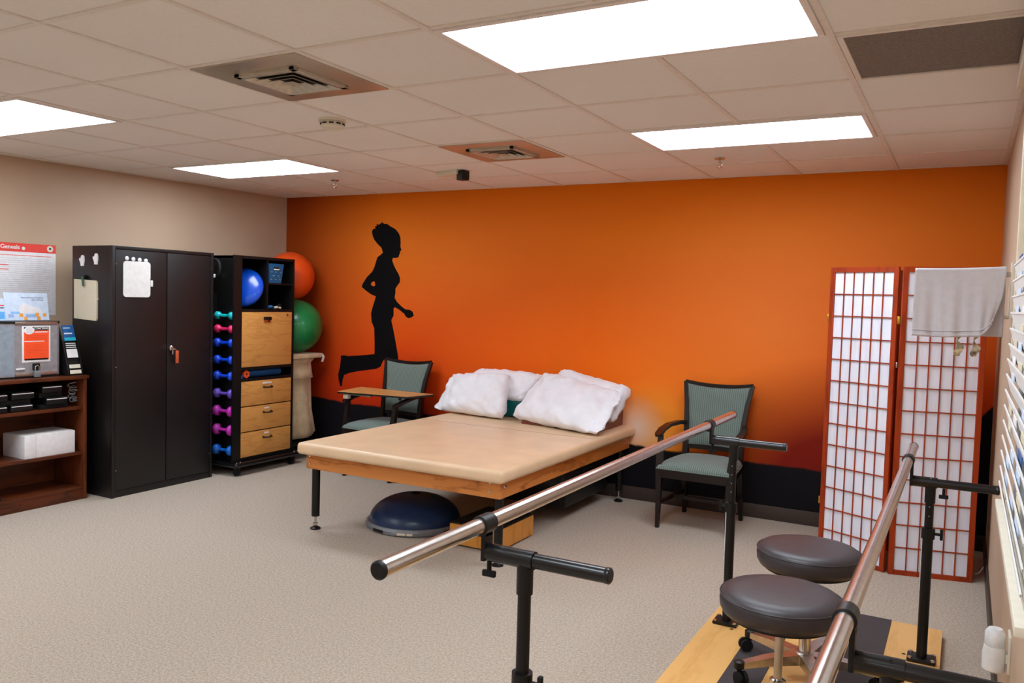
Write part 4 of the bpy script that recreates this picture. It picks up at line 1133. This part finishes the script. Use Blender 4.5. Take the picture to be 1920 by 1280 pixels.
def twist(x, y, label, mat):
    m = MB(); n = 30; A = []
    for k in range(n + 1):
        z = 1.435 - k * .115 / n; a = k / n * 4.2; w = .016
        cx = x + .006 * math.sin(k * .4)
        A.append((m.bm.verts.new((cx - w * math.cos(a), y - w * math.sin(a), z)), m.bm.verts.new((cx + w * math.cos(a), y + w * math.sin(a), z)),
                  m.bm.verts.new((cx + w * math.cos(a) + .002, y + w * math.sin(a) + .002, z)), m.bm.verts.new((cx - w * math.cos(a) + .002, y - w * math.sin(a) + .002, z))))
    for p, q in zip(A, A[1:]):
        for i in range(4): m.bm.faces.new((p[i], p[(i + 1) % 4], q[(i + 1) % 4], q[i]))
    m.bm.faces.new(A[0]); m.bm.faces.new(list(reversed(A[-1])))
    o = m.build('hanging_strap', mat); tag(o, label, 'strap'); return o
M['mottled'] = plain('mottled_ribbon', (170, 158, 132), .7, 0., .45, 45)
twist(2.86, 2.462, 'left of two mottled twisted straps hanging below the towel', 'mottled')
twist(2.925, 2.462, 'right of two mottled twisted straps hanging below the towel', 'mottled')

t = thing('cork_board', 'cork board with white frame high on the right wall', 'notice board', (XR, .6, 1.85))
MB().box(XR - .012, XR, -.4, 1.18, 1.40, 2.28).build('cork_panel', 'cork', t, smooth=False)
f = MB().box(XR - .05, XR, 1.16, 1.20, 1.38, 2.30, .003).box(XR - .03, XR, -.42, 1.16, 2.27, 2.30, .003).box(XR - .03, XR, -.42, 1.16, 1.38, 1.41, .003).box(XR - .03, XR, -.44, -.40, 1.38, 2.30, .003)
f.build('board_frame', 'offwhite', t); world_parts(t)
o = MB().box(XR - .055, XR, .3, 1.80, 2.335, 2.425, .004).build('blind_housing', 'offwhite'); tag(o, 'white housing strip high on the right wall just below the ceiling', 'blind housing')

t = thing('card_rack', 'white tiered card rack on the right wall beside the bars', 'card rack', (XR, .6, 1.3))
MB().box(XR - .025, XR - .0125, .0, 1.13, .93, 1.66).build('back_board', 'white', t, smooth=False)
YF0, YF1 = .0, 1.15
rnd = random.Random(5)
nrow = 15
for k in range(nrow):
    z = .955 + k * .047
    sh = .006 * k / nrow
    y1 = 1.17 - (0 if k < 9 else .03) - .012 * rnd.random()
    m = MB()
    x0 = XR - .062 + sh; x1 = x0 + .013
    # sloped pocket front
    vs = [(x0, YF0, z + .050), (x0, y1, z + .050), (x1, y1, z), (x1, YF0, z)]
    A = [m.bm.verts.new(v) for v in vs] + [m.bm.verts.new((v[0] + .003, v[1], v[2])) for v in vs]
    m.bm.faces.new(A[:4]); m.bm.faces.new(list(reversed(A[4:])))
    for i in range(4): m.bm.faces.new((A[i], A[(i + 1) % 4], A[4 + (i + 1) % 4], A[4 + i]))
    m.box(x0 - .001, x0 + .003, YF0, y1 + .003, z + .046, z + .052, .001)
    pk = m.build('pocket', 'white', t, smooth=False)
    for q in range(3):
        yy = .25 + q * .28 + rnd.random() * .1
        if rnd.random() < .7:
            MB().box(x0 + .006, x0 + .008, yy, yy + .14, z + .035, z + .068).build('card', ['palecard', 'manila', 'paperwhite', 'bluebook'][rnd.choice((0, 0, 1, 1, 2, 3))], pk, smooth=False)
MB().box(XR - .068, XR - .012, YF0, 1.19, .925, .945, .003).build('bottom_ledge', 'offwhite', t)
world_parts(t)

t = thing('wall_outlet', 'cream wall outlet low on the right wall', 'outlet', (XR, 1.27, .45))
MB().box(XR - .007, XR, 1.225, 1.305, .385, .505, .002).build('cover_plate', 'offwhite', t); world_parts(t)
t = thing('air_freshener', 'white plug-in air freshener bottle on the right wall outlet', 'air freshener', (XR - .04, 1.27, .44))
MB().lathe([(.028, .375), (.033, .380), (.034, .43), (.030, .455)], (XR - .043, 1.27, 0), 24).build('plastic_body', 'white', t)
MB().lathe([(.028, .455), (.030, .46), (.029, .50), (.020, .512)], (XR - .043, 1.27, 0), 24).build('clear_cap', 'clear', t)
MB().box(XR - .012, XR - .007, 1.25, 1.29, .41, .44, .001).build('plug', 'offwhite', t)
world_parts(t)
o = MB().tube([(2.985, 3.60, .035), (3.0, 3.61, .02), (3.02, 3.62, .03), (3.04, 3.64, .06)], .003, 8).build('extension_cord', 'white'); tag(o, 'short white cord in the gap beside the folding screen', 'cord')

# ------------------------------------------------------------------ world & view
w = bpy.data.worlds.new('world'); SC.world = w; w.use_nodes = True
w.node_tree.nodes['Background'].inputs[0].default_value = (.9, .85, .8, 1); w.node_tree.nodes['Background'].inputs[1].default_value = .05
SC.view_settings.view_transform = 'Standard'
SC.view_settings.look = 'None'
SC.view_settings.exposure = 0.0
SC.cycles.use_denoising = True
SC.cycles.max_bounces = 8; SC.cycles.diffuse_bounces = 5
SC.cycles.sample_clamp_indirect = 6
